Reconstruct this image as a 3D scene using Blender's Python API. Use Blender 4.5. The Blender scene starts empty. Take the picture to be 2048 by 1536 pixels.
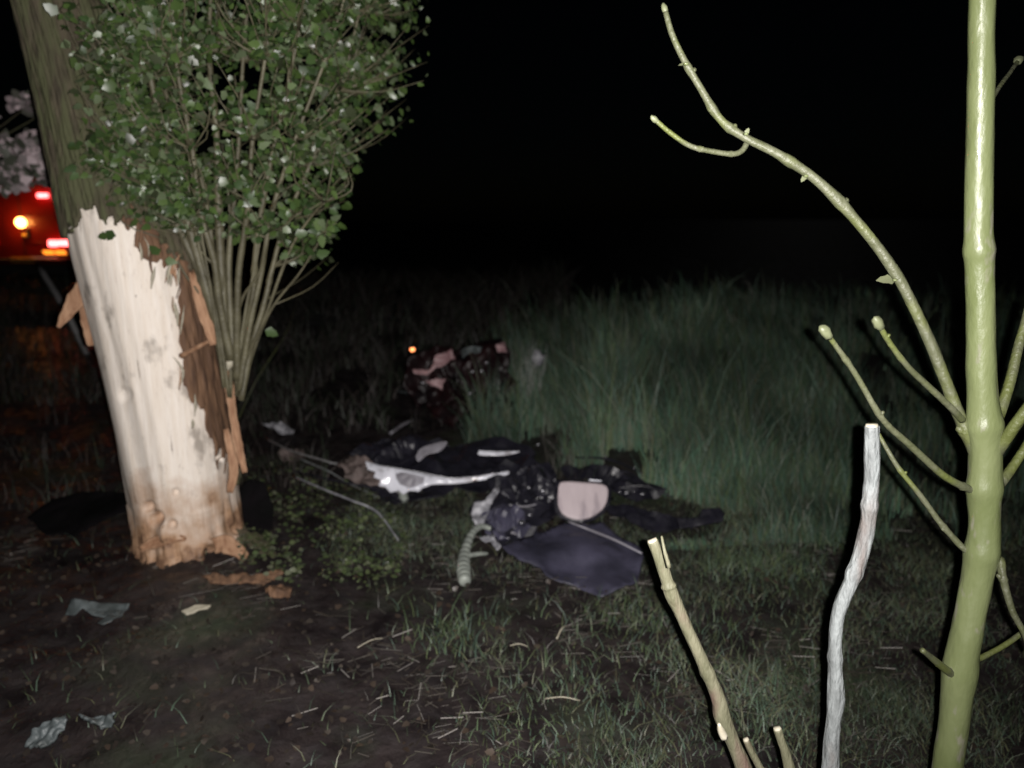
import bpy, bmesh, math, random
import numpy as np
from mathutils import Vector, Matrix, noise
random.seed(7); RNG = np.random.default_rng(7)
S = bpy.context.scene
COL = S.collection

# ------------------------------------------------------------------ camera, sky, light, exposure
PITCH = math.radians(12.3); CZ = 1.6; FPX = 1547.0
cam_d = bpy.data.cameras.new('camera'); cam = bpy.data.objects.new('camera', cam_d); COL.objects.link(cam)
cam.location = (0, 0, CZ); cam.rotation_euler = (math.pi/2 - PITCH, 0, 0)
cam_d.sensor_width = 36; cam_d.lens = FPX/2048*36; cam_d.clip_end = 500; cam_d.clip_start = 0.02
cam_d.dof.use_dof = True; cam_d.dof.focus_distance = 1.65; cam_d.dof.aperture_fstop = 2.3
S.camera = cam
w = bpy.data.worlds.new('World'); S.world = w; w.use_nodes = True
nt = w.node_tree; bg = nt.nodes['Background']
sky = nt.nodes.new('ShaderNodeTexSky'); sky.sky_type = 'NISHITA'; sky.sun_disc = False
sky.sun_elevation = math.radians(25); sky.sun_rotation = math.radians(200)
nt.links.new(sky.outputs[0], bg.inputs[0]); bg.inputs[1].default_value = 0.00010
sd = bpy.data.lights.new('moon', 'SUN'); sd.energy = 0.002; sd.angle = math.radians(0.5); sd.color = (1, .97, .92)
so = bpy.data.objects.new('moon', sd); COL.objects.link(so); so.rotation_euler = (math.radians(65), 0, math.radians(-200))
# the photographer's phone torch, a couple of centimetres to the right of the lens
fd = bpy.data.lights.new('phone_torch', 'SPOT'); fd.energy = 560; fd.spot_size = math.radians(120); fd.spot_blend = 1.0
fd.shadow_soft_size = 0.006; fd.color = (1.0, .955, .93)
fo = bpy.data.objects.new('phone_torch', fd); COL.objects.link(fo); fo.location = (0.034, 0.0, 1.605)
fo.rotation_euler = (math.radians(90-7), 0, math.radians(8))
vs = S.view_settings; vs.view_transform = 'Standard'; vs.look = 'None'; vs.exposure = 0; vs.gamma = 1
S.cycles.use_denoising = True
S.cycles.max_bounces = 6

# ------------------------------------------------------------------ pixel -> place (build time only)
FW = Vector((0, math.cos(PITCH), -math.sin(PITCH))); UP = Vector((0, math.sin(PITCH), math.cos(PITCH)))
C0 = Vector((0, 0, CZ))
def ray(px, py): return Vector((1, 0, 0))*((px-1024)/FPX) + UP*((768-py)/FPX) + FW
def P(px, py, d): return C0 + ray(px, py)*d
def to_px(v):
    q = v - C0; d = q.dot(FW); return 1024 + q.x/d*FPX, 768 - q.dot(UP)/d*FPX, d
def sm(a, b, x):
    t = min(1, max(0, (x-a)/(b-a))); return t*t*(3-2*t)
def ground_h(x, y):
    n = noise.noise(Vector((x*.9, y*.9, 3.1)))*.05 + noise.noise(Vector((x*3.1, y*3.1, 8.2)))*.022
    far = sm(60, 8, y)
    bank = 0.10*(min(max(0, y-4.6), 4.4))*sm(-1.4, 1.9, x - .05*y)
    left = -.10*sm(-.9, -2.4, x)*sm(2.5, 4, y)*sm(9, 7, y)
    mound = .05*math.exp(-((x+1.5)**2 + (y-3.7)**2)/.5)
    return n*far + bank + left + mound
def G(px, py, lift=0.0):
    r = ray(px, py); t = .5; pt = None
    while t < 60:
        q = C0 + r*t
        if q.z <= ground_h(q.x, q.y):
            lo, hi = t-.05, t
            for _ in range(18):
                m = (lo+hi)/2; q = C0 + r*m
                if q.z <= ground_h(q.x, q.y): hi = m
                else: lo = m
            pt = C0 + r*hi; break
        t += .05
    if pt is None: pt = C0 + r*60
    return Vector((pt.x, pt.y, ground_h(pt.x, pt.y) + lift))

# ------------------------------------------------------------------ helpers
W = {}
def link(o, parent=None, at=None):
    COL.objects.link(o)
    if parent is not None:
        o.parent = parent; o.matrix_parent_inverse = Matrix.Translation(-W[parent.name]); W[o.name] = Vector((0, 0, 0))
    else: W[o.name] = Vector(at) if at is not None else Vector((0, 0, 0))
    return o
def tag(o, label, cat, group=None):
    o['label'] = label; o['category'] = cat
    if group: o['group'] = group
    return o
def thing(name, label, cat, at, group=None):
    o = bpy.data.objects.new(name, None); o.location = at; o.empty_display_size = .1
    link(o, None, at); return tag(o, label, cat, group)
def mesh_obj(name, V, F, mat, parent=None, at=None, smooth=True, cols=None):
    me = bpy.data.meshes.new(name)
    V = np.asarray(V, dtype=np.float32).reshape(-1, 3)
    if parent is None and at is not None: V = V - np.array(at, dtype=np.float32)
    if isinstance(F, np.ndarray):
        k = F.shape[1]
        me.vertices.add(len(V)); me.vertices.foreach_set('co', V.ravel())
        me.loops.add(F.size); me.loops.foreach_set('vertex_index', F.astype(np.int32).ravel())
        me.polygons.add(len(F)); me.polygons.foreach_set('loop_start', np.arange(0, F.size, k, dtype=np.int32))
        me.update(calc_edges=True); me.validate()
    else:
        me.from_pydata([tuple(v) for v in V], [], F); me.update()
    if cols is not None:
        a = me.color_attributes.new('tint', 'FLOAT_COLOR', 'POINT')
        c = np.ones((len(V), 4), dtype=np.float32); c[:, :3] = cols; a.data.foreach_set('color', c.ravel())
    if smooth: me.polygons.foreach_set('use_smooth', np.ones(len(me.polygons), dtype=bool))
    if mat is not None: me.materials.append(mat)
    o = bpy.data.objects.new(name, me)
    if parent is None and at is not None: o.location = at
    return link(o, parent, at)

def nodes(name):
    m = bpy.data.materials.new(name); m.use_nodes = True
    t = m.node_tree; return m, t, t.nodes['Principled BSDF']
def mat(name, a, b=None, scale=8, rough=.6, rough2=None, bump=0.0, bscale=40, metal=0, spec=.5, stretch=(1, 1, 1), c=None, cscale=3, cut=(.4, .6), coat=0.0):
    m, t, p = nodes(name); N = t.nodes; L = t.links
    tc = N.new('ShaderNodeTexCoord'); mp = N.new('ShaderNodeMapping'); mp.inputs['Scale'].default_value = stretch
    L.new(tc.outputs['Object'], mp.inputs[0])
    def nz(s, det=6):
        n = N.new('ShaderNodeTexNoise'); n.inputs['Scale'].default_value = s; n.inputs['Detail'].default_value = det
        L.new(mp.outputs[0], n.inputs[0]); return n
    def mix(fac, ca, cb):
        x = N.new('ShaderNodeMix'); x.data_type = 'RGBA'; L.new(fac, x.inputs[0])
        for sock, v in ((6, ca), (7, cb)):
            if isinstance(v, tuple): x.inputs[sock].default_value = (*v, 1)
            else: L.new(v, x.inputs[sock])
        return x.outputs[2]
    def ramp(src, lo, hi):
        r = N.new('ShaderNodeMapRange'); r.inputs[1].default_value = lo; r.inputs[2].default_value = hi; L.new(src, r.inputs[0]); return r.outputs[0]
    if b is None: b = tuple(min(1, v*.7) for v in a)
    n1 = nz(scale); colr = mix(ramp(n1.outputs[0], .35, .65), a, b)
    if c is not None:
        n2 = nz(cscale); colr = mix(ramp(n2.outputs[0], *cut), colr, c)
    L.new(colr, p.inputs['Base Color'])
    p.inputs['Metallic'].default_value = metal; p.inputs['Specular IOR Level'].default_value = spec
    p.inputs['Coat Weight'].default_value = coat
    if rough2 is not None:
        r = N.new('ShaderNodeMapRange'); r.inputs[1].default_value = .35; r.inputs[2].default_value = .65
        r.inputs[3].default_value = rough; r.inputs[4].default_value = rough2
        n3 = nz(scale*1.7); L.new(n3.outputs[0], r.inputs[0]); L.new(r.outputs[0], p.inputs['Roughness'])
    else: p.inputs['Roughness'].default_value = rough
    if bump:
        bn = nz(bscale); bp = N.new('ShaderNodeBump'); bp.inputs['Strength'].default_value = bump; bp.inputs['Distance'].default_value = .01
        L.new(bn.outputs[0], bp.inputs['Height']); L.new(bp.outputs[0], p.inputs['Normal'])
    return m
def tint_mat(name, rough=.5, spec=.5, sheen=0, trans=0.0):
    m, t, p = nodes(name); a = t.nodes.new('ShaderNodeAttribute'); a.attribute_name = 'tint'
    t.links.new(a.outputs['Color'], p.inputs['Base Color']); p.inputs['Roughness'].default_value = rough
    p.inputs['Specular IOR Level'].default_value = spec
    return m
def leaf_mat(name, cols, rough=.3, spec=.5):
    m, t, p = nodes(name); N = t.nodes; L = t.links
    oi = N.new('ShaderNodeObjectInfo'); r = N.new('ShaderNodeValToRGB')
    els = r.color_ramp.elements
    els[0].color = (*cols[0], 1); els[1].color = (*cols[-1], 1)
    for i, cc in enumerate(cols[1:-1]):
        e = els.new((i+1)/(len(cols)-1)); e.color = (*cc, 1)
    L.new(oi.outputs['Random'], r.inputs[0]); L.new(r.outputs[0], p.inputs['Base Color'])
    p.inputs['Roughness'].default_value = rough; p.inputs['Specular IOR Level'].default_value = spec
    return m
def glow_mat(name, col, strength):
    m, t, p = nodes(name); p.inputs['Base Color'].default_value = (*col, 1)
    p.inputs['Emission Color'].default_value = (*col, 1); p.inputs['Emission Strength'].default_value = strength
    return m

def catmull(pts, n=8):
    if len(pts) < 3: n = max(n, 2)
    pts = [np.array(p, dtype=float) for p in pts]
    q = [2*pts[0]-pts[1]] + pts + [2*pts[-1]-pts[-2]]; out = []
    for i in range(1, len(q)-2):
        for k in range(n):
            t = k/n
            out.append(.5*((2*q[i]) + (-q[i-1]+q[i+1])*t + (2*q[i-1]-5*q[i]+4*q[i+1]-q[i+2])*t*t + (-q[i-1]+3*q[i]-3*q[i+1]+q[i+2])*t**3))
    out.append(pts[-1]); return out
def tube(pts, radii, seg=10, n=8, rough=0.0, cap=True, seed=0.0, nodes_at=(), bulge=.3):
    """pts world points, radii metres -> V, F of a smooth tapered tube"""
    pr = catmull([(*p, r) for p, r in zip(pts, radii)], n)
    V = []; F = []; prev = None
    for i, q in enumerate(pr):
        a = pr[max(0, i-1)][:3]; b = pr[min(len(pr)-1, i+1)][:3]
        d = Vector(b-a).normalized()
        if prev is None: u = d.orthogonal().normalized()
        else: u = (prev - d*prev.dot(d)).normalized()
        prev = u; v = d.cross(u); r = max(q[3], 1e-4); f = i/(len(pr)-1)
        for na in nodes_at: r *= 1 + bulge*math.exp(-((f-na)/.012)**2)
        c = Vector(q[:3])
        for s in range(seg):
            an = 2*math.pi*s/seg; dd = u*math.cos(an)+v*math.sin(an); rr = r
            if rough: rr *= 1 + rough*noise.noise(c*18 + dd*1.3 + Vector((seed, 0, 0)))
            V.append(c + dd*rr)
    m = len(pr)
    for i in range(m-1):
        for s in range(seg):
            s2 = (s+1) % seg; F.append((i*seg+s, i*seg+s2, (i+1)*seg+s2, (i+1)*seg+s))
    if cap: F.append(tuple(range(seg))[::-1]); F.append(tuple((m-1)*seg+s for s in range(seg)))
    return V, F
def join(*vf):
    V = []; F = []
    for v, f in vf:
        k = len(V); V += list(v); F += [tuple(i+k for i in ff) for ff in f]
    return V, F
def blob(c, r, axis=(0, 0, 1), stretch=1.0, seg=8, rings=6, rough=.0, seed=0.0):
    ax = Vector(axis).normalized(); u = ax.orthogonal().normalized(); v = ax.cross(u); V = []; F = []
    for i in range(rings+1):
        t = math.pi*i/rings
        for s in range(seg):
            a = 2*math.pi*s/seg; d = (u*math.cos(a)+v*math.sin(a))*math.sin(t)
            k = r*(1+rough*noise.noise(Vector((seed, 0, 0))+d*2+ax*math.cos(t)*2)) if rough else r
            V.append(Vector(c)+d*k - ax*math.cos(t)*k*stretch)
    for i in range(rings):
        for s in range(seg):
            s2 = (s+1) % seg; F.append((i*seg+s, i*seg+s2, (i+1)*seg+s2, (i+1)*seg+s))
    return V, F
def box(c, size, rx=(1, 0, 0), ry=(0, 1, 0), rz=(0, 0, 1)):
    c = Vector(c); X, Y, Z = Vector(rx)*size[0]/2, Vector(ry)*size[1]/2, Vector(rz)*size[2]/2
    V = [c+X*i+Y*j+Z*k for k in (-1, 1) for j in (-1, 1) for i in (-1, 1)]
    return V, [(0, 2, 3, 1), (4, 5, 7, 6), (0, 1, 5, 4), (2, 6, 7, 3), (0, 4, 6, 2), (1, 3, 7, 5)]
def inside(x, y, poly):
    r = False; j = len(poly)-1
    for i in range(len(poly)):
        xi, yi = poly[i]; xj, yj = poly[j]
        if (yi > y) != (yj > y) and x < (xj-xi)*(y-yi)/(yj-yi)+xi: r = not r
        j = i
    return r
def bevel_mod(o, wd=.01, seg=2):
    b = o.modifiers.new('bevel', 'BEVEL'); b.width = wd; b.segments = seg; b.limit_method = 'ANGLE'; return o

def torn(outline, amp=4, step=14, seed=1):
    rs = random.Random(seed); out = []
    for (x0, y0), (x1, y1) in zip(outline, outline[1:]+outline[:1]):
        n = max(1, int(math.hypot(x1-x0, y1-y0)/step))
        out += [(x0+(x1-x0)*k/n+rs.gauss(0, amp), y0+(y1-y0)*k/n+rs.gauss(0, amp*.7)) for k in range(n)]
    return out
def sheet(name, outline, mt, parent=None, at=None, anchor=None, tilt=35, lift=.03, thick=.004, crumple=.02, cs=6.0, dish=0.0, smooth_outline=True, subdiv=4, yaw=0, seed=0.0, flat=False):
    """A bent shell whose outline is given where it lies: a plane through the ground point under anchor, leaning by tilt
    degrees from flat, then crumpled along its normal and given real thickness."""
    if anchor is None:
        anchor = (sum(p[0] for p in outline)/len(outline), max(p[1] for p in outline))
    base = G(*anchor); base.z += lift
    tv = math.radians(tilt); nrm = Vector((math.sin(math.radians(yaw))*math.sin(tv), -math.sin(tv)*math.cos(math.radians(yaw)), math.cos(tv)))
    def hit(p):
        r = ray(*p); return C0 + r*((base-C0).dot(nrm)/r.dot(nrm))
    pts = [p[:2] for p in catmull([(*p, 0) for p in outline + outline[:1]], 4)[:-1]] if smooth_outline else outline
    bm = bmesh.new(); vs_ = [bm.verts.new(hit(p)) for p in pts]; f = bm.faces.new(vs_)
    bmesh.ops.triangulate(bm, faces=[f])
    co = [v.co.copy() for v in vs_]; L = max((a-b).length for a in co for b in co); target = L/(5*subdiv)
    for _ in range(6):
        es = [e for e in bm.edges if e.calc_length() > target]
        if not es: break
        bmesh.ops.subdivide_edges(bm, edges=es, cuts=1); bmesh.ops.triangulate(bm, faces=[q for q in bm.faces if len(q.verts) > 3])
    cen = sum(co, Vector())/len(co)
    for v in bm.verts:
        q = v.co*cs + Vector((seed, seed*1.7, 0))
        d = crumple*(noise.noise(q) + .5*abs(noise.noise(q*2.3)) )
        if dish: d -= dish*((v.co-cen).length/(L/2))**2
        v.co += nrm*d
    for v in bm.verts:   # nothing may sink under the earth
        g = ground_h(v.co.x, v.co.y)+.004
        if v.co.z < g: v.co.z = g
    bm.normal_update()
    if sum((q.normal.dot(nrm) for q in bm.faces)) < 0: bmesh.ops.reverse_faces(bm, faces=bm.faces)
    V = [v.co.copy() for v in bm.verts]; bm.verts.index_update(); F = [tuple(v.index for v in q.verts) for q in bm.faces]; bm.free()
    org = at if at is not None else base
    o = mesh_obj(name, V, F, mt, parent, None if parent else org, smooth=not flat)
    s = o.modifiers.new('thickness', 'SOLIDIFY'); s.thickness = thick; s.offset = -1
    return o

# ------------------------------------------------------------------ materials
M = {}
M['soil'] = mat('wet_soil', (.036, .028, .028), (.012, .009, .010), 7, .75, .3, bump=.9, bscale=30, c=(.034, .044, .026), cscale=1.3, cut=(.54, .68))
M['asphalt'] = mat('asphalt', (.022, .022, .022), (.016, .016, .016), 30, .8, spec=.15, bump=.3, bscale=120)
M['bark'] = mat('bark', (.105, .088, .058), (.050, .042, .028), 9, .85, bump=1.0, bscale=22, stretch=(3, 3, .7), c=(.085, .09, .045), cscale=7)
M['bark'].node_tree.nodes['Principled BSDF'].inputs['Specular IOR Level'].default_value = .3
M['inner_bark'] = mat('inner_bark', (.20, .11, .06), (.085, .045, .026), 12, .8, bump=.8, bscale=30, stretch=(3, 3, .5))
M['splinter'] = mat('splintered_wood', (.42, .25, .15), (.25, .13, .07), 14, .75, bump=.5, bscale=40, stretch=(3, 3, .6))
M['sprout'] = mat('sprout_bark', (.125, .115, .068), (.07, .063, .036), 10, .55, bump=.4, bscale=50)
M['twig'] = mat('twig_bark', (.10, .105, .064), (.07, .077, .038), 30, .5, bump=.4, bscale=90, c=(.095, .11, .032), cscale=9, cut=(.5, .62))
M['bud'] = mat('bud', (.16, .175, .10), (.10, .11, .06), 60, .5)
M['stem'] = mat('green_stem', (.165, .190, .088), (.125, .150, .060), 14, .33, .46, coat=.6, bump=.22, bscale=90, stretch=(1, 1, .4), c=(.20, .20, .14), cscale=30, cut=(.60, .67))
M['grey_stick'] = mat('weathered_stick', (.24, .26, .26), (.13, .14, .14), 22, .6, bump=.8, bscale=60, stretch=(2, 2, .6), c=(.12, .095, .085), cscale=7, cut=(.55, .7))
M['pale_stick'] = mat('pale_stick', (.175, .168, .110), (.115, .115, .068), 18, .6, bump=.5, bscale=70, stretch=(2, 2, .6), c=(.14, .095, .075), cscale=8, cut=(.55, .7))
M['cut'] = mat('fresh_cut', (.45, .42, .33), (.35, .32, .24), 60, .6)
M['white_plastic'] = mat('white_paint', (.86, .87, .95), (.70, .71, .78), 9, .2, coat=.4, c=(.12, .09, .08), cscale=7, cut=(.58, .72))
M['grey_plastic'] = mat('grey_plastic', (.34, .33, .37), (.18, .17, .19), 10, .45, bump=.2)
M['mud'] = mat('mud_smear', (.17, .13, .12), (.06, .045, .04), 16, .7, bump=.9, bscale=40)
M['black'] = mat('black_plastic', (.020, .019, .028), (.011, .011, .016), 12, .26, .5, spec=.5, bump=.2, bscale=14)
M['blueblack'] = mat('dark_panel', (.070, .067, .105), (.030, .030, .046), 5, .42, bump=.2, bscale=60)
M['cream'] = mat('pale_panel', (.62, .53, .55), (.52, .44, .46), 5, .5, stretch=(3, 1, .5), bump=.05, c=(.30, .25, .28), cscale=5, cut=(.54, .68))
M['pink'] = mat('pale_pink_plastic', (.48, .32, .33), (.24, .13, .14), 9, .45)
M['torn'] = mat('torn_edge', (.42, .42, .45), (.18, .18, .2), 22, .35, bump=.6, bscale=30)
M['hose'] = mat('grey_hose', (.33, .36, .32), (.2, .22, .2), 20, .5)
M['debris_white'] = mat('dull_white', (.11, .13, .135), (.05, .06, .06), 14, .5, bump=.6, bscale=30)
M['amber'] = mat('amber_plastic', (.6, .42, .10), (.5, .35, .1), 20, .3)
M['red_shell'] = mat('dark_red_paint', (.017, .005, .006), (.006, .004, .005), 6, .38, .6, spec=.4, bump=.5, bscale=12)
M['metal'] = mat('bare_metal', (.4, .4, .43), (.25, .25, .27), 20, .3, metal=.8)
M['van_red'] = mat('red_van_paint', (.15, .010, .008), (.12, .008, .007), 3, .3, coat=.4)
M['glass'] = mat('dark_glass', (.012, .010, .012), (.008, .008, .008), 3, .08)
M['rubber'] = mat('rubber', (.02, .02, .02), None, 20, .8)
M['chevron'] = mat('chevron_yellow', (.7, .36, .05), (.6, .3, .04), 10, .4)
M['pole'] = mat('grey_pole', (.34, .33, .33), (.25, .25, .25), 20, .5)
M['lens'] = mat('red_lens', (.4, .01, .01), None, 10, .2)
M['red_on'] = glow_mat('red_light', (1.0, .13, .13), 8)
M['orange_on'] = glow_mat('orange_light', (1.0, .50, .11), 14)
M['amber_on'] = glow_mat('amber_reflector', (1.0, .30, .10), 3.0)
M['leaf'] = leaf_mat('sprout_leaf', [(.030, .055, .018), (.055, .09, .024), (.04, .07, .022), (.12, .16, .085), (.065, .105, .028)], .33, .42)
M['leaf_mass'] = tint_mat('sprout_leaves', .36, .4)
M['grass'] = tint_mat('grass_blades', .5, .4)
M['straw'] = tint_mat('straw', .4, .5)
M['pale_leaf'] = tint_mat('pale_leaves', .5, .4)

# wood: pale, with grey smudges, drying checks and tan soil stain towards the roots
def wood_mat():
    m, t, p = nodes('bare_wood'); N = t.nodes; L = t.links
    tc = N.new('ShaderNodeTexCoord')
    def nz(s, sc=(1, 1, 1), det=6, rough=.6):
        mp = N.new('ShaderNodeMapping'); mp.inputs['Scale'].default_value = sc; L.new(tc.outputs['Object'], mp.inputs[0])
        n = N.new('ShaderNodeTexNoise'); n.inputs['Scale'].default_value = s; n.inputs['Detail'].default_value = det; n.inputs['Roughness'].default_value = rough
        L.new(mp.outputs[0], n.inputs[0]); return n.outputs[0]
    def rng(src, a, b, c=0, d=1):
        r = N.new('ShaderNodeMapRange'); L.new(src, r.inputs[0])
        for i, v in enumerate((a, b, c, d)): r.inputs[i+1].default_value = v
        return r.outputs[0]
    def mix(f, a, b):
        x = N.new('ShaderNodeMix'); x.data_type = 'RGBA'; L.new(f, x.inputs[0])
        for s, v in ((6, a), (7, b)):
            if isinstance(v, tuple): x.inputs[s].default_value = (*v, 1)
            else: L.new(v, x.inputs[s])
        return x.outputs[2]
    def math_(op, a, b):
        x = N.new('ShaderNodeMath'); x.operation = op; L.new(a, x.inputs[0])
        if isinstance(b, (int, float)): x.inputs[1].default_value = b
        else: L.new(b, x.inputs[1])
        return x.outputs[0]
    c = mix(rng(nz(14, (3, 3, .25)), .35, .7), (.88, .81, .73), (.76, .67, .57))
    c = mix(rng(nz(7.5, (1, 1, .6)), .57, .68, 0, .8), c, (.30, .26, .22))          # smudges
    c = mix(rng(nz(26, (1, 1, .5)), .66, .74, 0, .8), c, (.16, .11, .08))            # small bruises
    c = mix(rng(nz(55, (4, 4, .12)), .60, .66, 0, .45), c, (.42, .33, .27))          # fibres
    c = mix(rng(nz(17, (2.2, 2.2, .10)), .66, .69, 0, .8), c, (.12, .08, .06))       # drying cracks
    sx = N.new('ShaderNodeSeparateXYZ'); L.new(tc.outputs['Object'], sx.inputs[0])
    z = math_('ADD', sx.outputs[2], rng(nz(5), .3, .7, -.18, .18))
    c = mix(rng(z, .44, .10, 0, .9), c, (.40, .22, .11))
    c = mix(rng(math_('ADD', z, rng(nz(16), .3, .7, -.1, .1)), .14, .02, 0, .8), c, (.14, .075, .045))
    L.new(c, p.inputs['Base Color']); p.inputs['Roughness'].default_value = .55; p.inputs['Specular IOR Level'].default_value = .35
    b = N.new('ShaderNodeBump'); b.inputs['Strength'].default_value = .35; b.inputs['Distance'].default_value = .01
    L.new(nz(30, (3, 3, .3)), b.inputs['Height']); L.new(b.outputs[0], p.inputs['Normal'])
    return m
M['wood'] = wood_mat()

# ------------------------------------------------------------------ ground and road
def grid_sheet(xs, ys, fn):
    V = [(x, y, fn(x, y)) for y in ys for x in xs]; nx = len(xs)
    F = [(j*nx+i, j*nx+i+1, (j+1)*nx+i+1, (j+1)*nx+i) for j in range(len(ys)-1) for i in range(nx-1)]
    return V, F
xs = sorted(set([round(v, 3) for v in np.concatenate([np.arange(-4, 5.01, .07), np.geomspace(5, 160, 40), -np.geomspace(4, 160, 40)])]))
ys = sorted(set([round(v, 3) for v in np.concatenate([np.arange(-1, 9, .07), np.geomspace(9, 220, 60), [-20, -8, -3]])]))
def fine(x, y):
    h = ground_h(x, y)
    if 1 < y < 9 and -4 < x < 5: h += .022*noise.noise(Vector((x*9, y*9, 0))) + .020*abs(noise.noise(Vector((x*21, y*21, 5))))-.012
    return h
V, F = grid_sheet(xs, ys, fine)
g = mesh_obj('ground', V, F, M['soil']); g['kind'] = 'structure'
V, F = grid_sheet(np.linspace(-30, -1.5, 12), [11.5, 13, 15, 17.5, 20], lambda x, y: .07)
r = mesh_obj('road', V, F, M['asphalt']); r['kind'] = 'structure'
s = r.modifiers.new('t', 'SOLIDIFY'); s.thickness = .3; s.offset = -1

# ------------------------------------------------------------------ the damaged tree
TB = G(384, 1098); D0 = to_px(TB)[2] + .16
def td(py): return D0*(1 - .213*(1100-py)/FPX)
TREE = [(392, 1180, 236), (386, 1100, 216), (372, 1020, 213), (358, 930, 222), (338, 820, 224), (315, 700, 228), (288, 580, 232), (262, 480, 230), (228, 370, 205), (196, 270, 178), (160, 150, 156), (116, 0, 146), (70, -160, 136), (10, -380, 128)]
tree = thing('damaged_tree', 'leaning tree with its bark torn off one side and leafy shoots sprouting beside', 'tree', TB)
path = catmull([(*P(a, b, td(b)), wd/2/FPX*td(b)) for a, b, wd in TREE], 30)
NS = 200
def th_of(s):
    u = 2*s/NS-1   # more rings of vertices on the side the bark is torn from
    return math.pi*(.62*u + .38*u**5)
def flute(th, z): return noise.noise(Vector((math.cos(th)*2.2, math.sin(th)*2.2, z*.9)))*.05 + noise.noise(Vector((math.cos(th)*6, math.sin(th)*6, z*1.6+9)))*.022
def trunk_grid(extra, dents=()):
    V = np.zeros((len(path), NS, 3)); PX = np.zeros((len(path), NS, 2)); FC = np.zeros((len(path), NS))
    for i, q in enumerate(path):
        a = Vector(path[max(0, i-1)][:3]); b = Vector(path[min(len(path)-1, i+1)][:3]); d = (b-a).normalized(); c = Vector(q[:3])
        toc = (C0-c); toc = (toc - d*toc.dot(d)).normalized(); sx = d.cross(toc)
        if sx.x < 0: sx = -sx
        z = c.z
        fl = 1 + .10*math.exp(-max(0, z+.02)/.06)
        for s in range(NS):
            th = th_of(s); dd = sx*math.sin(th)+toc*math.cos(th)
            r = q[3]*fl*(1+flute(th, z)*(1.0 if z > .25 else 1.7))*(1 - .07*sm(-.45, -.72, math.sin(th))*sm(2.2, .9, z))*(1 - .035*sm(.25, .6, math.sin(th))*sm(1.6, .4, z)) + (extra(th, z, c, dd) if callable(extra) else extra)
            r += .022*math.exp(-max(0, z-.02)/.12)*noise.noise(Vector((math.cos(th)*7, math.sin(th)*7, z*7))) + .012*math.exp(-max(0, z)/.2)*abs(noise.noise(Vector((math.cos(th)*26, math.sin(th)*26, z*6))))
            v = c + dd*r; px, py, _ = to_px(v)
            if math.cos(th) > -.1:
                for (ex, ey, er, dp) in dents:
                    k = ((px-ex)**2 + (py-ey)**2)/(er*er)
                    if k < 4: v = v - dd*dp*math.exp(-k*k)
            V[i, s] = v; PX[i, s] = (px, py); FC[i, s] = math.cos(th)
    return V, PX, FC
def keep_faces(V, mask):
    n = V.shape[0]; idx = {}; out = []; F = []
    def vi(i, s):
        k = i*NS+s
        if k not in idx: idx[k] = len(out); out.append(V[i, s])
        return idx[k]
    for i in range(n-1):
        for s in range(NS):
            s2 = (s+1) % NS
            if mask[i, s] and mask[i, s2] and mask[i+1, s] and mask[i+1, s2]: F.append((vi(i, s), vi(i, s2), vi(i+1, s2), vi(i+1, s)))
    return out, F
def soften(o, n=3):
    bm = bmesh.new(); bm.from_mesh(o.data); B = [v for v in bm.verts if any(len(e.link_faces) == 1 for e in v.link_edges)]
    for _ in range(n):
        new = {}
        for v in B:
            nb = [e.other_vert(v).co for e in v.link_edges if len(e.link_faces) == 1]
            if len(nb) == 2: new[v] = v.co*.4 + (nb[0]+nb[1])*.3
        for v, c in new.items(): v.co = c
    bm.to_mesh(o.data); bm.free()
WOUND = [(140, 452), (154, 444), (171, 409), (186, 416), (191, 437), (219, 447), (263, 454), (273, 491), (277, 512), (308, 526), (342, 539), (359, 553), (358, 600), (355, 642), (362, 703), (359, 761), (376, 783), (386, 809), (410, 826), (417, 864), (431, 902), (451, 905), (465, 891), (474, 956), (500, 1000), (530, 1085), (560, 1230), (180, 1230), (236, 1060), (218, 930), (180, 800), (150, 690), (128, 590), (116, 500)]
INNER = [(240, 430), (300, 450), (345, 500), (400, 545), (420, 600), (440, 660), (458, 720), (466, 800), (476, 880), (484, 960), (470, 990), (380, 860), (330, 760), (300, 540)]
INNER2 = [(230, 400), (310, 415), (370, 470), (430, 530), (450, 600), (470, 660), (488, 720), (496, 800), (500, 880), (495, 975), (470, 990), (380, 860), (330, 760), (280, 540)]
# bare wood core
DENT = [(312, 1038, 13, .07), (296, 1015, 11, .04), (440, 917, 8, .03), (425, 1108, 16, .05), (400, 800, 10, .012), (250, 790, 14, .012), (352, 985, 7, .02), (330, 1066, 16, -.015), (345, 1050, 9, .03), (470, 1060, 10, .03)]
V, PX, FC = trunk_grid(0, DENT)
Vt, Ft = keep_faces(V, np.ones(V.shape[:2], bool))
trunk = mesh_obj('trunk', Vt, Ft, M['wood'], tree)
# move the wood texture's origin to the tree's base
def jag(px, py, a, f): u = px + .22*py; return a*1.4*noise.noise(Vector((u*f*1.6, py*f*.35, 2))), a*3.2*noise.noise(Vector((u*f*2.2, py*f*.3, 7)))
def bark_extra(th, z, c, dd):
    rid = abs(noise.noise(Vector((math.cos(th)*9, math.sin(th)*9, z*2.2)))) ; rid2 = noise.noise(Vector((math.cos(th)*22, math.sin(th)*22, z*6)))
    return .013 + .022*(.5-rid) + .007*rid2
Vb, PXb, FCb = trunk_grid(bark_extra)
mask = np.ones(Vb.shape[:2], bool)
for i in range(mask.shape[0]):
    for s in range(NS):
        if FCb[i, s] > -.4:
            px, py = PXb[i, s]; jx, jy = jag(px, py, 9, .045); jy += 12*noise.noise(Vector(((px+.22*py)*.16, py*.02, 9)))
            if inside(px+jx, py+jy, WOUND) or inside(px+jx, py+jy, INNER): mask[i, s] = False
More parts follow.
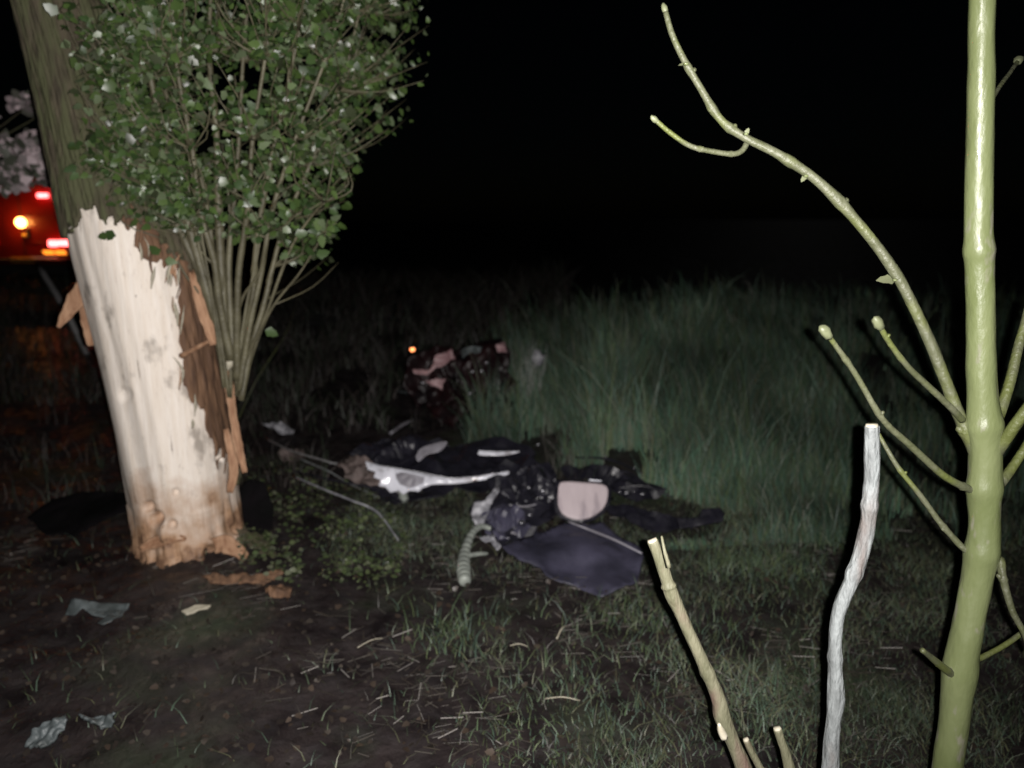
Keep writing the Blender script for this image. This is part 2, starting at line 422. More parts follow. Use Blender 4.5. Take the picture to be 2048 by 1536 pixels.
bv, bf = keep_faces(Vb, mask); bark = mesh_obj('bark', bv, bf, M['bark'], tree)
soften(bark, 8); sl = bark.modifiers.new('t', 'SOLIDIFY'); sl.thickness = .018; sl.offset = -1
Vi, PXi, FCi = trunk_grid(lambda th, z, c, dd: .004 + .016*abs(noise.noise(Vector((math.cos(th)*8, math.sin(th)*8, z*5)))))
mask = np.zeros(Vi.shape[:2], bool)
for i in range(mask.shape[0]):
    for s in range(NS):
        if FCi[i, s] > -.15:
            px, py = PXi[i, s]; jx, jy = jag(px, py, 11, .05)
            jx, jy = jag(px, py, 9, .045); jy += 12*noise.noise(Vector(((px+.22*py)*.16, py*.02, 9)))
            if inside(px, py, INNER2) and not inside(px+jx, py+jy, WOUND): mask[i, s] = True
iv, if_ = keep_faces(Vi, mask); ib = mesh_obj('inner_bark', iv, if_, M['inner_bark'], tree)
soften(ib, 8); sl = ib.modifiers.new('t', 'SOLIDIFY'); sl.thickness = .012; sl.offset = -1

def strip(name, pts, widths, dep, mt, parent, thick=.008, curl=.012, seed=0):
    """a curved torn strip of bark or wood through pixel points at their own depths"""
    pr = catmull([(*P(x, y, dd), wd/FPX*dd/2) for (x, y), wd, dd in zip(pts, widths, dep)], 6); V = []; F = []; K = 5
    for i, q in enumerate(pr):
        a = Vector(pr[max(0, i-1)][:3]); b = Vector(pr[min(len(pr)-1, i+1)][:3]); d = (b-a).normalized(); c = Vector(q[:3])
        to = (C0-c).normalized(); sd_ = d.cross(to).normalized(); nn = sd_.cross(d)
        for k in range(K):
            u = -1+2*k/(K-1); j = noise.noise(c*30+Vector((u*2, seed, 0)))
            V.append(c + sd_*u*q[3]*(1+.25*j) + nn*(curl*(u*u) + .006*j))
    for i in range(len(pr)-1):
        for k in range(K-1): F.append((i*K+k, i*K+k+1, (i+1)*K+k+1, (i+1)*K+k))
    o = mesh_obj(name, V, F, mt, parent); s = o.modifiers.new('t', 'SOLIDIFY'); s.thickness = thick; s.offset = 0
    return o
o = strip('bark_strip', [(178, 555), (160, 590), (138, 622), (116, 655)], [26, 34, 26, 4], [td(600)-.02, td(600)-.05, td(600)-.09, td(600)-.12], M['splinter'], tree, seed=1); o['label'] = 'orange strip of bark peeling off to the left'
strip('bark_strip', [(168, 590), (172, 630), (178, 665), (182, 692)], [22, 20, 20, 8], [td(620)-.02]*4, M['splinter'], tree, seed=2)
strip('bark_strip', [(385, 545), (395, 590), (412, 640), (428, 690)], [12, 18, 22, 14], [td(600)-.24]*4, M['splinter'], tree, seed=3)
strip('bark_strip', [(452, 720), (458, 770), (466, 830), (476, 890), (490, 945)], [10, 16, 14, 16, 8], [td(800)-.2]*5, M['splinter'], tree, seed=4)
strip('bark_strip', [(452, 858), (462, 900), (468, 940), (460, 985)], [8, 16, 18, 10], [td(900)-.24]*4, M['splinter'], tree, seed=5)
strip('bark_strip', [(282, 1098), (310, 1085), (345, 1076), (372, 1078)], [10, 22, 18, 8], [td(1085)-.27]*4, M['splinter'], tree, seed=6, curl=.02)
strip('bark_strip', [(430, 1092), (450, 1088), (475, 1100), (492, 1118)], [26, 34, 26, 12], [td(1100)-.25]*4, M['splinter'], tree, seed=7, curl=.02)
V, F = tube([P(362, 712, td(700)-.22), P(400, 692, td(700)-.27), P(446, 668, td(700)-.3)], [.013, .011, .004], 6, 6, .5)
mesh_obj('splinter', V, F, M['splinter'], tree)
V, F = tube([P(446, 745, td(740)-.24), P(458, 728, td(740)-.26), P(464, 722, td(740)-.27)], [.014, .018, .006], 6, 5, .5)
mesh_obj('splinter', V, F, M['cut'], tree)
rs = random.Random(3); EDGE = [(154, 444), (219, 447), (273, 491), (308, 526), (359, 553), (356, 640), (360, 740), (386, 809), (417, 864), (440, 905), (468, 930), (300, 520), (345, 545), (358, 600)]
for k in range(26):
    a, b = rs.choice(EDGE); x = a+rs.gauss(0, 8); y = b+rs.gauss(0, 22); L = rs.uniform(18, 60); d = td(y)-.245
    if x < 240: d += .05
    V, F = tube([P(x, y+L*.5, d+.01), P(x+rs.gauss(0, 3), y, d-.008), P(x+rs.gauss(2, 8), y-L*.5, d-.02)], [.002, rs.uniform(.003, .008), .001], 5, 3, .5, seed=k)
    mesh_obj('splinter', V, F, M[rs.choice(['splinter', 'inner_bark', 'cut'])], tree)
# roots, half sunk
for k, (pts, rad) in enumerate([(((470, 1080), (505, 1110), (545, 1140)), (.09, .06, .02)), (((285, 1080), (265, 1105), (235, 1130)), (.08, .05, .02))]):
    V, F = tube([G(x, y) + Vector((0, .12, -.03)) for x, y in pts], rad, 8, 6, .4, seed=k*9.)
    mesh_obj('root', V, F, M['bark'], tree)

# sprouts: px paths with width in px, depth offset in front of trunk centre
SP = [([(452, 690), (420, 600), (395, 510), (362, 395), (335, 290), (300, 150), (270, -40)], 24),
      ([(462, 720), (440, 610), (428, 520), (400, 420), (385, 300), (352, 120), (345, -60)], 18),
      ([(460, 700), (447, 600), (440, 480), (436, 380), (432, 250), (418, 100), (425, -60)], 22),
      ([(470, 740), (462, 640), (458, 520), (470, 380), (480, 250), (486, 120), (500, -60)], 15),
      ([(474, 760), (474, 660), (478, 540), (498, 400), (505, 280), (530, 120), (560, -60)], 16),
      ([(480, 790), (488, 690), (506, 590), (512, 500), (530, 380), (560, 240), (600, 60), (630, -60)], 16),
      ([(482, 800), (502, 700), (530, 600), (545, 535), (572, 440), (620, 330), (680, 180), (720, 20)], 14),
      ([(478, 780), (500, 650), (520, 560), (545, 420), (590, 280), (650, 120), (700, -40)], 13),
      ([(476, 790), (492, 720), (528, 640), (580, 500), (625, 430), (650, 405)], 9),
      ([(440, 650), (405, 560), (365, 470), (310, 380), (262, 300), (225, 180)], 20),
      ([(456, 690), (432, 560), (418, 440), (395, 330), (330, 180), (310, 20)], 13),
      ([(482, 790), (515, 680), (548, 610), (600, 545), (640, 480)], 7)]
sprouts = []; rs = random.Random(5)
for k in range(9):
    bx = rs.uniform(446, 490); tx = bx + (bx-466)*rs.uniform(3, 6) + rs.gauss(0, 30); ty = rs.uniform(300, 520)
    SP.append(([(bx, rs.uniform(700, 800)), (bx+(tx-bx)*.3+rs.gauss(0, 6), 620), (bx+(tx-bx)*.62+rs.gauss(0, 10), (620+ty)/2), (tx, ty)], rs.uniform(5, 9)))
for k, (pts, wd) in enumerate(SP):
    off = .24 + .05*math.sin(k*2.1); n = len(pts); Pw = []; R = []
    for i, (x, y) in enumerate(pts):
        dd = td(y) - off - .03*i*math.sin(k*1.7+.5); Pw.append(P(x, y, dd)); R.append(wd/2/FPX*dd*(1-.62*i/(n-1)))
    V, F = tube(Pw, R, 8, 7, .18, seed=k*3.3, nodes_at=(.2, .37, .55, .7, .85), bulge=.25)
    o = mesh_obj('sprout', V, F, M['sprout'], tree); sprouts.append((o, Pw))
# leaves fill an uneven crown round the shoots
CROWN = [(118, -140), (130, 60), (160, 200), (150, 300), (215, 365), (300, 420), (420, 455), (520, 450), (560, 455), (600, 520), (650, 515), (660, 430), (690, 370), (735, 300), (760, 265), (815, 215), (848, 115), (842, 0), (850, -120)]
def leaf_geom():
    pr = [(0, 0), (.13, .20), (.30, .40), (.46, .30), (.70, .26), (1.0, 0)]; V = []; F = []
    for i, (y, x) in enumerate(pr):
        z = .10*abs(x)-.06*y*y
        V += [(-x, y, z*1.4), (0, y, -.06*y*y), (x, y, z*1.4)]
    for i in range(5):
        a = i*3; F += [(a, a+1, a+4, a+3), (a+1, a+2, a+5, a+4)]
    return np.array(V), np.array(F)
LV, LF = leaf_geom()
lm = bpy.data.meshes.new('leaf'); lm.from_pydata([tuple(v) for v in LV], [], [tuple(int(i) for i in f) for f in LF]); lm.materials.append(M['leaf'])
lm.polygons.foreach_set('use_smooth', np.ones(len(lm.polygons), dtype=bool))
def rot_to(yv, nv):
    yv = yv.normalized(); zv = (nv - yv*nv.dot(yv)).normalized(); xv = yv.cross(zv); return Matrix((xv, yv, zv)).transposed()
leaves = []; tw = []
def add_leaf(c, yv, d, size):
    nv = (C0-c).normalized()*.55 + Vector((random.gauss(0, .7), random.gauss(0, .5), random.gauss(.4, .55)))
    if yv.length < .1 or nv.length < .1 or abs(nv.normalized().dot(yv.normalized())) > .96: return
    leaves.append((c, rot_to(yv, nv) @ Matrix.Diagonal((random.uniform(.7, 1.25), 1, random.uniform(.4, 1.8))), size, d))
made = 0; tries = 0
while made < 950 and tries < 20000:
    tries += 1
    x = random.uniform(100, 890); y = random.uniform(-140, 530)
    if not inside(x+random.gauss(-6, 16), y+random.gauss(0, 16), CROWN): continue
    cl = noise.noise(Vector((x*.011, y*.011, 1.5))) + .5*noise.noise(Vector((x*.03, y*.03, 4)))
    if cl < -.42+.3*random.random() - .12*sm(250, 60, y): continue
    dz = random.uniform(-.62, .50) if x > 330 else random.uniform(-.50, -.26)
    d = td(y)+dz+.5*sm(560, 830, x); tip = P(x, y, d)
    best = min(((p-tip).length + (3 if p.z > tip.z-.03 else 0), q, p) for q, sp in enumerate(sprouts) for p in sp[1][2:])
    if best[0] > .8: continue
    a = best[2]; made += 1; mid = (a+tip)/2 + Vector((random.gauss(0, .03), random.gauss(0, .03), -.02))
    tw.append(tube([a, mid, tip], [.0035, .0028, .0012], 5, 3))
    ax = (tip-mid).normalized(); n = random.randint(9, 18); big = random.uniform(.75, 1.3)
    for k in range(n):
        t = .25+.75*k/(n-1); c = (a*(1-t)**2 + mid*2*t*(1-t) + tip*t*t); sgn = 1 if k % 2 else -1
        side = ax.cross((C0-c).normalized()).normalized()*sgn
        yv = side*random.uniform(.5, 1) + ax*random.uniform(.1, .8) + Vector((0, random.gauss(0, .5), random.gauss(-.25, .3)))
        c = c + yv.normalized()*random.uniform(.004, .03)
        if not inside(*[(u, v) for u, v, _ in [to_px(c)]][0], [(95, -160), (105, 80), (135, 240), (125, 320), (200, 390), (290, 450), (430, 480), (560, 480), (595, 545), (665, 540), (675, 440), (705, 385), (750, 310), (850, 235), (895, 120), (895, -160)]): continue
        add_leaf(c, yv, d, random.uniform(.020, .042)*big*(1.2 if k > n-3 else 1)*(1 if k < n-1 else .8))
for (x, y) in [(637, 437), (640, 470), (632, 510), (610, 500), (575, 505), (590, 470), (530, 660), (600, 400), (560, 420), (500, 395), (480, 400), (402, 158), (520, 190), (410, 160), (215, 470), (318, 510), (330, 520), (225, 460), (355, 355)]:
    c = P(x, y, td(y)-.4); nv = (C0-c).normalized() + Vector((random.gauss(0, .4), 0, random.gauss(.2, .3)))
    leaves.append((c, rot_to(Vector((random.gauss(0, .8), .1, random.gauss(-.3, .3))), nv), random.uniform(.045, .06), 2.0))
leaves.sort(key=lambda l: l[3])
for c, R_, sc, d in leaves[:300]:
    best = min(sprouts, key=lambda sp: min((p-c).length for p in sp[1]))
    o = bpy.data.objects.new('leaf', lm); link(o, best[0]); o.matrix_basis = Matrix.Translation(c) @ R_.to_4x4() @ Matrix.Scale(sc, 4)
rest = leaves[300:]
def leaf_mass(name, items, mt, parent, palette, at=None):
    n = len(items); Vs = np.zeros((n, len(LV), 3)); C = np.zeros((n, len(LV), 3))
    for i, (c, R_, sc, d) in enumerate(items):
        Vs[i] = (LV*sc) @ np.array(R_).T + np.array(c); p_ = np.array(palette[RNG.integers(len(palette))])*RNG.uniform(.7, 1.25); C[i] = p_
    Fs = (LF[None] + (np.arange(n)*len(LV))[:, None, None]).reshape(-1, 4)
    return mesh_obj(name, Vs.reshape(-1, 3), Fs, mt, parent, at, True, C.reshape(-1, 3))
lm_o = leaf_mass('leaves', rest, M['leaf_mass'], tree, [(.030, .055, .018), (.05, .085, .022), (.04, .07, .022), (.10, .13, .07), (.06, .095, .028), (.04, .05, .025)])
lm_o['kind'] = 'stuff'
# thin side twigs among the leaves
V, F = join(*tw); o = mesh_obj('side_twigs', V, F, M['sprout'], tree); o['kind'] = 'stuff'

# ------------------------------------------------------------------ pale shrub far left, stem outside the frame
sb = Vector((-4.75, 5.9, ground_h(-4.75, 5.9)))
shrub = thing('shrub', 'pale leafy shrub arching into view above the red van', 'shrub', sb)
sh_tips = [(20, 330), (60, 300), (85, 260), (100, 215), (10, 260), (45, 220), (110, 340), (70, 340)]
items = []
for k, (x, y) in enumerate(sh_tips):
    tip = P(x, y, 5.6 + .2*math.sin(k)); mid = (sb+tip)/2 + Vector((-.25, 0, .55))
    V, F = tube([sb + Vector((.02*k, 0, 0)), mid, tip], [.02, .013, .004], 6, 6, .2); mesh_obj('branch', V, F, M['bark'], shrub)
SHP = [(-40, 190), (30, 190), (75, 185), (110, 205), (118, 260), (100, 290), (120, 335), (100, 362), (40, 372), (-40, 378)]
while len(items) < 420:
    x = random.uniform(-60, 125); y = random.uniform(185, 380)
    if not inside(x, y, SHP): continue
    if noise.noise(Vector((x*.022, y*.022, 3))) < -.12 + .3*(1-sm(190, 350, y)): continue
    c = P(x, y, 5.6 + random.gauss(0, .15)); nv = (C0-c).normalized() + Vector((random.gauss(0, .5), 0, random.gauss(0, .5)))
    items.append((c, rot_to(Vector((random.gauss(0, 1), .2, random.gauss(0, .7))), nv), random.uniform(.035, .10), 0))
o = leaf_mass('leaves', items, M['pale_leaf'], shrub, [(.62, .51, .53), (.30, .26, .26), (.62, .50, .52), (.12, .12, .10), (.10, .11, .08)]); o['kind'] = 'stuff'

# ------------------------------------------------------------------ red van behind the tree, lights on
VD = 16.0
vc = P(48, 480, VD); vy = vc.y; vx = vc.x; vz = .09
van = thing('van', 'red van with rear lights burning and an orange flasher, behind the tree', 'van', (vx, vy, vz))
def vb(name, c, size, mt, bev=0, parent=None):
    V, F = box(c, size); o = mesh_obj(name, V, F, mt, parent or van, smooth=False)
    if bev: bevel_mod(o, bev, 3)
    return o
# body: rounded van profile extruded along y
prof = [(-.98, .35), (-1.0, .9), (-.98, 1.4), (-.90, 1.95), (-.80, 2.2), (-.55, 2.28), (.55, 2.28), (.80, 2.2), (.90, 1.95), (.98, 1.4), (1.0, .9), (.98, .35)]
V = []; 
for yy, sc in ((0, .97), (.06, 1), (3.6, 1), (4.3, .95)):
    for x, z in prof: V.append((vx+x*sc, vy+yy, vz+(z if yy < 4 else .35+(z-.35)*.55)))
n = len(prof); F = [(j*n+i, j*n+(i+1) % n, (j+1)*n+(i+1) % n, (j+1)*n+i) for j in range(3) for i in range(n)] + [tuple(range(n))[::-1], tuple(3*n+i for i in range(n))]
bevel_mod(mesh_obj('body', V, F, M['van_red'], van, smooth=False), .02, 2)
for sx in (-1, 1):
    for zz in (.75, 1.9): vb('hinge', (vx+sx*.9, vy-.015, vz+zz), (.05, .04, .14), M['rubber'], .008)
vb('handle', (vx+.12, vy-.03, vz+1.15), (.05, .05, .2), M['rubber'], .01)
vb('door_seam', (vx, vy-.012, vz+1.2), (.015, .012, 1.6), M['rubber'])
vb('step', (vx, vy-.25, vz+.62), (1.9, .5, .04), M['rubber'], .01)  # step added to keep the rear lamps' light off the ground
vb('bumper', (vx, vy-.12, vz+.42), (1.96, .3, .2), M['rubber'], .03)
for sx in (-1, 1):
    for yy in (.8, 3.5):
        V = []; F = []; wv = [(-.12, .3), (-.12, .34), (-.08, .36), (.08, .36), (.12, .34), (.12, .3)]
        tyre = []
        for xx, rr in wv:
            for s in range(20):
                a = 2*math.pi*s/20; V.append((vx+sx*.86+xx, vy+yy+math.cos(a)*rr, .36+vz-.02+math.sin(a)*rr))
        F = [(j*20+s, j*20+(s+1) % 20, (j+1)*20+(s+1) % 20, (j+1)*20+s) for j in range(5) for s in range(20)] + [tuple(range(20)), tuple(100+s for s in range(20))[::-1]]
        mesh_obj('wheel', V, F, M['rubber'], van, smooth=False)
lz = 16.0
def at_van(px, py): # point on the rear face
    r = ray(px, py); return C0 + r*((vy-.03)/r.y)
q = at_van(85, 391); vb('brake_light', q, (.23, .06, .09), M['red_on'], .03)
q2 = at_van(117, 487); V, F = join(box(q2+Vector((-.11, 0, 0)), (.2, .06, .13)), box(q2+Vector((.12, 0, .01)), (.24, .06, .12)))
bevel_mod(mesh_obj('tail_light', V, F, M['red_on'], van, smooth=False), .03, 3)
vb('tail_light', Vector((2*vx-q2.x, q2.y, q2.z)), (.42, .06, .13), M['lens'], .03)
q3 = at_van(45, 445); q3.y -= .06
V, F = blob(q3, .105, (0, 1, 0), .8, 14, 8); mesh_obj('warning_light', V, F, M['orange_on'], van)
V, F = blob(q3+Vector((.02, .03, -.26)), .035, (1, 0, 0), 1.4, 8, 6); mesh_obj('reflector', V, F, M['amber'], van)  # amber blob modelled for the flasher's reflection below it
M['indicator_on'] = glow_mat('indicator_light', (1.0, .34, .03), 1.6)  # reflective chevrons given a glow of their own
for xx in (97, 121):
    V, F = box(at_van(xx, 505), (.2, .03, .08), rz=(-.6, 0, 1)); mesh_obj('indicator', V, F, M['indicator_on'], van, smooth=False)
vb('reflective_stripe', at_van(88, 515), (.55, .015, .03), M['white_plastic'])
for zz in (.95, 1.5, 2.05): vb('panel_rib', (vx+.5, vy-.012, vz+zz), (.8, .02, .03), M['van_red'], .005)
vb('light_bar', (vx, vy+.25, vz+2.35), (1.3, .3, .12), M['lens'], .03)
vb('number_plate', at_van(45, 520), (.5, .02, .11), M['chevron'], .005)
def lamp(name, p, col, e, size=.05, rot=None):
    d = bpy.data.lights.new(name, 'POINT'); d.energy = e; d.color = col; d.shadow_soft_size = size
    o = bpy.data.objects.new(name, d); link(o, van); o.matrix_basis = Matrix.Translation(p); return o
lamp('warning_lamp', q3+Vector((.0, -.11, .0)), (1, .36, .06), 13)
lamp('tail_lamp', q2+Vector((0, -.16, 0)), (1, .06, .05), 4); lamp('brake_lamp', q+Vector((0, -.16, 0)), (1, .06, .06), 4)

# leaning roadside stake
a = P(76, 530, 9.5); b = P(128, 615, 9.0)
gb = Vector((b.x+.22, b.y, ground_h(b.x+.22, b.y)-.05))
V, F = tube([a, b, gb], [.035, .035, .035], 8, 4)
tag(mesh_obj('roadside_post', V, F, M['pole'], None, gb), 'thin grey post leaning at the roadside below the van', 'post')

# ------------------------------------------------------------------ near sapling on the right
def down_to_ground(pts, rad):
    a, b = pts[-2], pts[-1]; d = (b-a).normalized(); d = Vector((d.x*.4, d.y*.4, -1)).normalized()
    t = (b.z - ground_h(b.x, b.y) + .06)/-d.z
    return pts + [b + d*t*.5, b + d*t], rad + [rad[-1]*1.05, rad[-1]*1.2]
def sd_(py, d0): return d0*(1 - .213*(768-py)/FPX)
SD = 1.5
TR = [(1968, -260, 46), (1966, -120, 47), (1964, 0, 48), (1962, 160, 49), (1959, 320, 50), (1957, 430, 52), (1958, 500, 55), (1960, 560, 52), (1962, 714, 53), (1965, 790, 57), (1968, 850, 64), (1970, 907, 60), (1969, 975, 62), (1969, 1041, 57), (1964, 1105, 62), (1950, 1180, 57), (1938, 1240, 57), (1920, 1340, 60), (1909, 1440, 56), (1893, 1545, 56)]
pts = [P(x, y, sd_(y, SD)) for x, y, wd in TR]; rad = [wd/2/FPX*sd_(y, SD) for x, y, wd in TR]
pts, rad = down_to_ground(pts, rad)
sap = thing('sapling', 'wet green sapling with budding twigs, the tallest stem at right', 'sapling', pts[-1])
V, F = tube(pts, rad, 20, 9, .07, seed=4, nodes_at=[k/(len(pts)-1) for k in (6, 10, 12, 14, 17)], bulge=.10); mesh_obj('stem', V, F, M['stem'], sap)
def branch(name, px, w0, w1, d0, d1, parent, mt, bud=None, nodes_=(), seg=8, label=None):
    n = len(px); Pw = []; R = []
    for i, (x, y) in enumerate(px):
        f = i/(n-1); d = sd_(y, d0+(d1-d0)*f); Pw.append(P(x, y, d)); R.append((w0+(w1-w0)*f)/2/FPX*d)
    V, F = tube(Pw, R, seg, 7, .12, seed=px[0][0]*.01, nodes_at=nodes_, bulge=.28)
    # little leaf scars at the nodes
    cen = catmull([(*p, r) for p, r in zip(Pw, R)], 7)
    for k, na in enumerate(nodes_):
        q = cen[int(na*(len(cen)-1))]; sgn = 1 if k % 2 else -1
        V, F = join((V, F), blob(Vector(q[:3]) + Vector((sgn*q[3]*.9, -.001, .2*q[3])), q[3]*.75, (sgn, 0, .8), 1.3, 6, 4))
    o = mesh_obj(name, V, F, mt, parent)
    if bud:
        ax = Pw[-1]-Pw[-2]; ax.normalize()
        V, F = blob(Pw[-1]+ax*R[-1]*1.2, bud/2/FPX*SD*.85, ax, 1.9, 10, 7, .25, px[0][0]); mesh_obj('bud', V, F, M['bud'], o)
    return o
b1 = branch('branch', [(1966, 945), (1940, 880), (1910, 812), (1862, 690), (1802, 565), (1732, 465), (1640, 366), (1560, 311), (1490, 275), (1440, 238), (1400, 175), (1368, 120), (1345, 70), (1331, 24)], 26, 11, SD, SD+.12, sap, M['twig'], 14, (.1, .43, .52, .66, .72, .82), 10)
branch('twig', [(1496, 282), (1485, 300), (1466, 308), (1425, 303), (1380, 292), (1340, 265), (1313, 242)], 12, 9, SD+.1, SD+.05, b1, M['twig'], 13, (.35, .6))
branch('branch', [(1924, 840), (1905, 818), (1860, 776), (1820, 738), (1782, 690), (1758, 650)], 15, 10, SD, SD-.1, sap, M['twig'], 22, (.7, .9))
branch('branch', [(1950, 982), (1920, 970), (1880, 945), (1820, 890), (1765, 838), (1712, 750), (1672, 692), (1654, 668)], 16, 10, SD, SD-.12, sap, M['twig'], 24, (.12, .6, .78))
branch('branch', [(1945, 1110), (1920, 1090), (1880, 1045), (1840, 990), (1800, 940), (1775, 900), (1757, 868)], 14, 8, SD, SD+.05, sap, M['twig'], None, (.3, .66))
branch('branch', [(1980, 860), (1998, 830), (2020, 765), (2038, 690), (2062, 600)], 24, 16, SD, SD+.1, sap, M['twig'], None, ())
branch('branch', [(1975, 930), (2004, 890), (2030, 850), (2070, 795)], 26, 20, SD, SD-.06, sap, M['twig'])
branch('branch', [(1985, 985), (2010, 955), (2035, 920), (2080, 850)], 22, 16, SD, SD+.05, sap, M['twig'])
branch('branch', [(1975, 1120), (2000, 1122), (2004, 1145), (2012, 1180), (2026, 1225), (2046, 1262), (2060, 1300)], 20, 10, SD, SD-.05, sap, M['twig'], None, (.4,))
branch('branch', [(1940, 1325), (1970, 1312), (2010, 1290), (2048, 1262), (2090, 1225)], 12, 10, SD, SD+.06, sap, M['twig'])
branch('branch', [(1915, 1355), (1890, 1338), (1866, 1318), (1844, 1300)], 18, 10, SD, SD-.08, sap, M['twig'], None, (.5,))
branch('branch', [(1975, 215), (1998, 175), (2020, 145), (2036, 122)], 9, 8, SD+.03, SD+.25, sap, M['twig'], 22)
for (x, y, dx, dy, sz) in [(1790, 560, -1, .02, .036), (1492, 268, .2, .5, .012), (1372, 128, -.9, -.1, .014), (1612, 352, -.5, -.6, .014)]:
    c = P(x, y, sd_(y, SD+.04)); o = bpy.data.objects.new('leaf', lm.copy()); o.data.materials[0] = M['bud']
    link(o, b1); o.matrix_basis = Matrix.Translation(c) @ rot_to(Vector((dx, 0, dy)), Vector((0, -.6, .8))).to_4x4() @ Matrix.Scale(sz, 4)
    c = P(x, y, sd_(y, SD)); V, F = blob(c, wd/2/FPX*SD*1.03, (0, 0, 1), .55, 18, 8, .12, y); mesh_obj('node', V, F, M['stem'], sap)

# ------------------------------------------------------------------ cut stems in the foreground
def cut_stem(name, label, cat, px, d0, mt, group=None, nodes_=(), extra=None, ground=True):
    pts = [P(x, y, sd_(y, d0)) for x, y, wd in px]; rad = [wd/2/FPX*sd_(y, d0) for x, y, wd in px]
    top = pts[0]; ax = (pts[0]-pts[1]).normalized()
    pts, rad = down_to_ground(pts, rad)
    t = thing(name, label, cat, pts[-1], group)
    V, F = tube(pts, rad, 14, 8, .13, seed=px[0][0], nodes_at=nodes_, bulge=.22); mesh_obj('stem', V, F, mt, t)
    V, F = tube([top - ax*.002, top + ax*.004], [rad[0]*.93, rad[0]*.8], 12, 2, .2); mesh_obj('cut_end', V, F, M['cut'], t)
    if extra: extra(t)
    return t
cut_stem('cut_stem', 'grey weathered stem cut off flat, kinked, beside the tall green sapling', 'stem',
         [(1744, 852, 28), (1744, 910, 29), (1743, 960, 28), (1741, 985, 31), (1737, 1040, 29), (1724, 1100, 31), (1703, 1160, 29), (1684, 1205, 28), (1673, 1245, 25), (1670, 1300, 25), (1670, 1350, 28), (1672, 1400, 33), (1667, 1440, 28), (1662, 1500, 31), (1658, 1570, 35)], 1.38, M['grey_stick'], None, (.22, .36, .58))
def spur(t):
    V, F = tube([P(1338, 1135, 1.50), P(1330, 1105, 1.50), P(1323, 1072, 1.51)], [.0045, .0035, .0025], 6, 4, .2); mesh_obj('spur', V, F, M['pale_stick'], t)
    V, F = tube([P(1449, 1475, 1.40), P(1442, 1460, 1.39), P(1438, 1448, 1.38)], [.008, .007, .003], 6, 4, .2); mesh_obj('spur', V, F, M['cut'], t)
cut_stem('cut_stem', 'long yellowish cut stem leaning left in front of the dark panel', 'stem',
         [(1305, 1082, 22), (1318, 1115, 24), (1334, 1160, 25), (1342, 1185, 29), (1360, 1225, 24), (1385, 1280, 24), (1415, 1345, 25), (1438, 1400, 29), (1447, 1440, 34), (1468, 1490, 30), (1492, 1560, 34)], 1.55, M['pale_stick'], None, (.2, .5), spur)
cut_stem('cut_stem', 'short thin brown stub just right of the yellowish cut stem', 'stem',
         [(1492, 1480, 13), (1503, 1504, 14), (1520, 1536, 15), (1534, 1570, 16)], 1.5, M['pale_stick'])
cut_stem('cut_stem', 'short reddish stub with a pale knobbed top at the bottom edge', 'stem',
         [(1555, 1458, 17), (1563, 1482, 17), (1572, 1510, 20), (1582, 1570, 24)], 1.5, M['pale_stick'])

# ------------------------------------------------------------------ wreckage in the middle
def sc(l, s, ox, oy): return [(x/s+ox, y/s+oy) for x, y in l]
# black bumper shell with a white painted blade
c4 = lambda l: sc(l, 3.413, 500, 620)
c5 = lambda l: sc(l, 3.151, 850, 820)
bp0 = G(850, 985)
bump = thing('bumper_piece', 'broken black bumper with a long white tapering trim, muddy at one end', 'car part', bp0)
sheet('shell', torn([(690, 952), (712, 900), (770, 884), (838, 876), (900, 890), (960, 882), (1010, 888), (1075, 905), (1070, 925), (1030, 945), (985, 975), (915, 985), (850, 1004), (790, 1008), (735, 985)], 3.5, 18, 4), M['black'], bump, anchor=(860, 1004), tilt=16, lift=.01, crumple=.06, cs=7, thick=.006, flat=True, subdiv=2, seed=3, smooth_outline=False)
sheet('shell', torn([(700, 905), (760, 872), (830, 878), (842, 905), (790, 925), (735, 935)], 3, 14, 7), M['black'], bump, anchor=(780, 985), tilt=30, lift=.06, crumple=.05, cs=9, thick=.006, flat=True, subdiv=2, seed=33, smooth_outline=False)
for k, l in enumerate([[(560, 930), (650, 962), (760, 985), (800, 1000)], [(690, 905), (780, 925), (845, 950)], [(900, 915), (960, 930), (1035, 915)], [(660, 925), (700, 920), (740, 930)]]):
    V, F = tube([G(x, y+30, .09+.02*math.sin(k+m)) for m, (x, y) in enumerate(l)], [.005]*len(l), 6, 6, .2); mesh_obj('wire', V, F, M['black' if k < 3 else 'torn'], bump)
sheet('white_trim', [(731, 923), (760, 931), (793, 935), (837, 945), (863, 952), (910, 956), (940, 954), (969, 951), (1016, 941), (1022, 946), (1000, 954), (969, 960), (930, 966), (895, 968), (862, 970), (846, 976), (838, 984), (818, 982), (806, 989), (796, 980), (780, 984), (770, 973), (757, 972), (762, 960), (748, 955), (752, 944), (736, 940)], M['white_plastic'], bump, anchor=(828, 1012), tilt=56, lift=.10, crumple=.02, cs=8, thick=.010, seed=1, smooth_outline=False)
sheet('grey_inset', [(790, 943), (812, 946), (850, 956), (846, 966), (832, 974), (816, 976), (800, 968), (793, 958)], M['grey_plastic'], bump, anchor=(828, 1012), tilt=56, lift=.118, crumple=.02, cs=9, thick=.008, seed=2, smooth_outline=False)
V, F = tube([C0+ray(a, b)*4.2 for a, b in ((762, 930), (838, 944), (915, 957), (1000, 945))], [.003, .004, .004, .002], 6, 6); mesh_obj('bright_edge', V, F, M['metal'], bump)  # metal line laid along the white trim's edge as its highlight
sheet('muddy_end', torn([(676, 930), (705, 914), (745, 924), (760, 945), (768, 968), (742, 976), (710, 966), (690, 955)], 3.5, 12, 5), M['mud'], bump, anchor=(760, 1000), tilt=40, lift=.10, crumple=.05, cs=16, thick=.02, seed=4, smooth_outline=False)
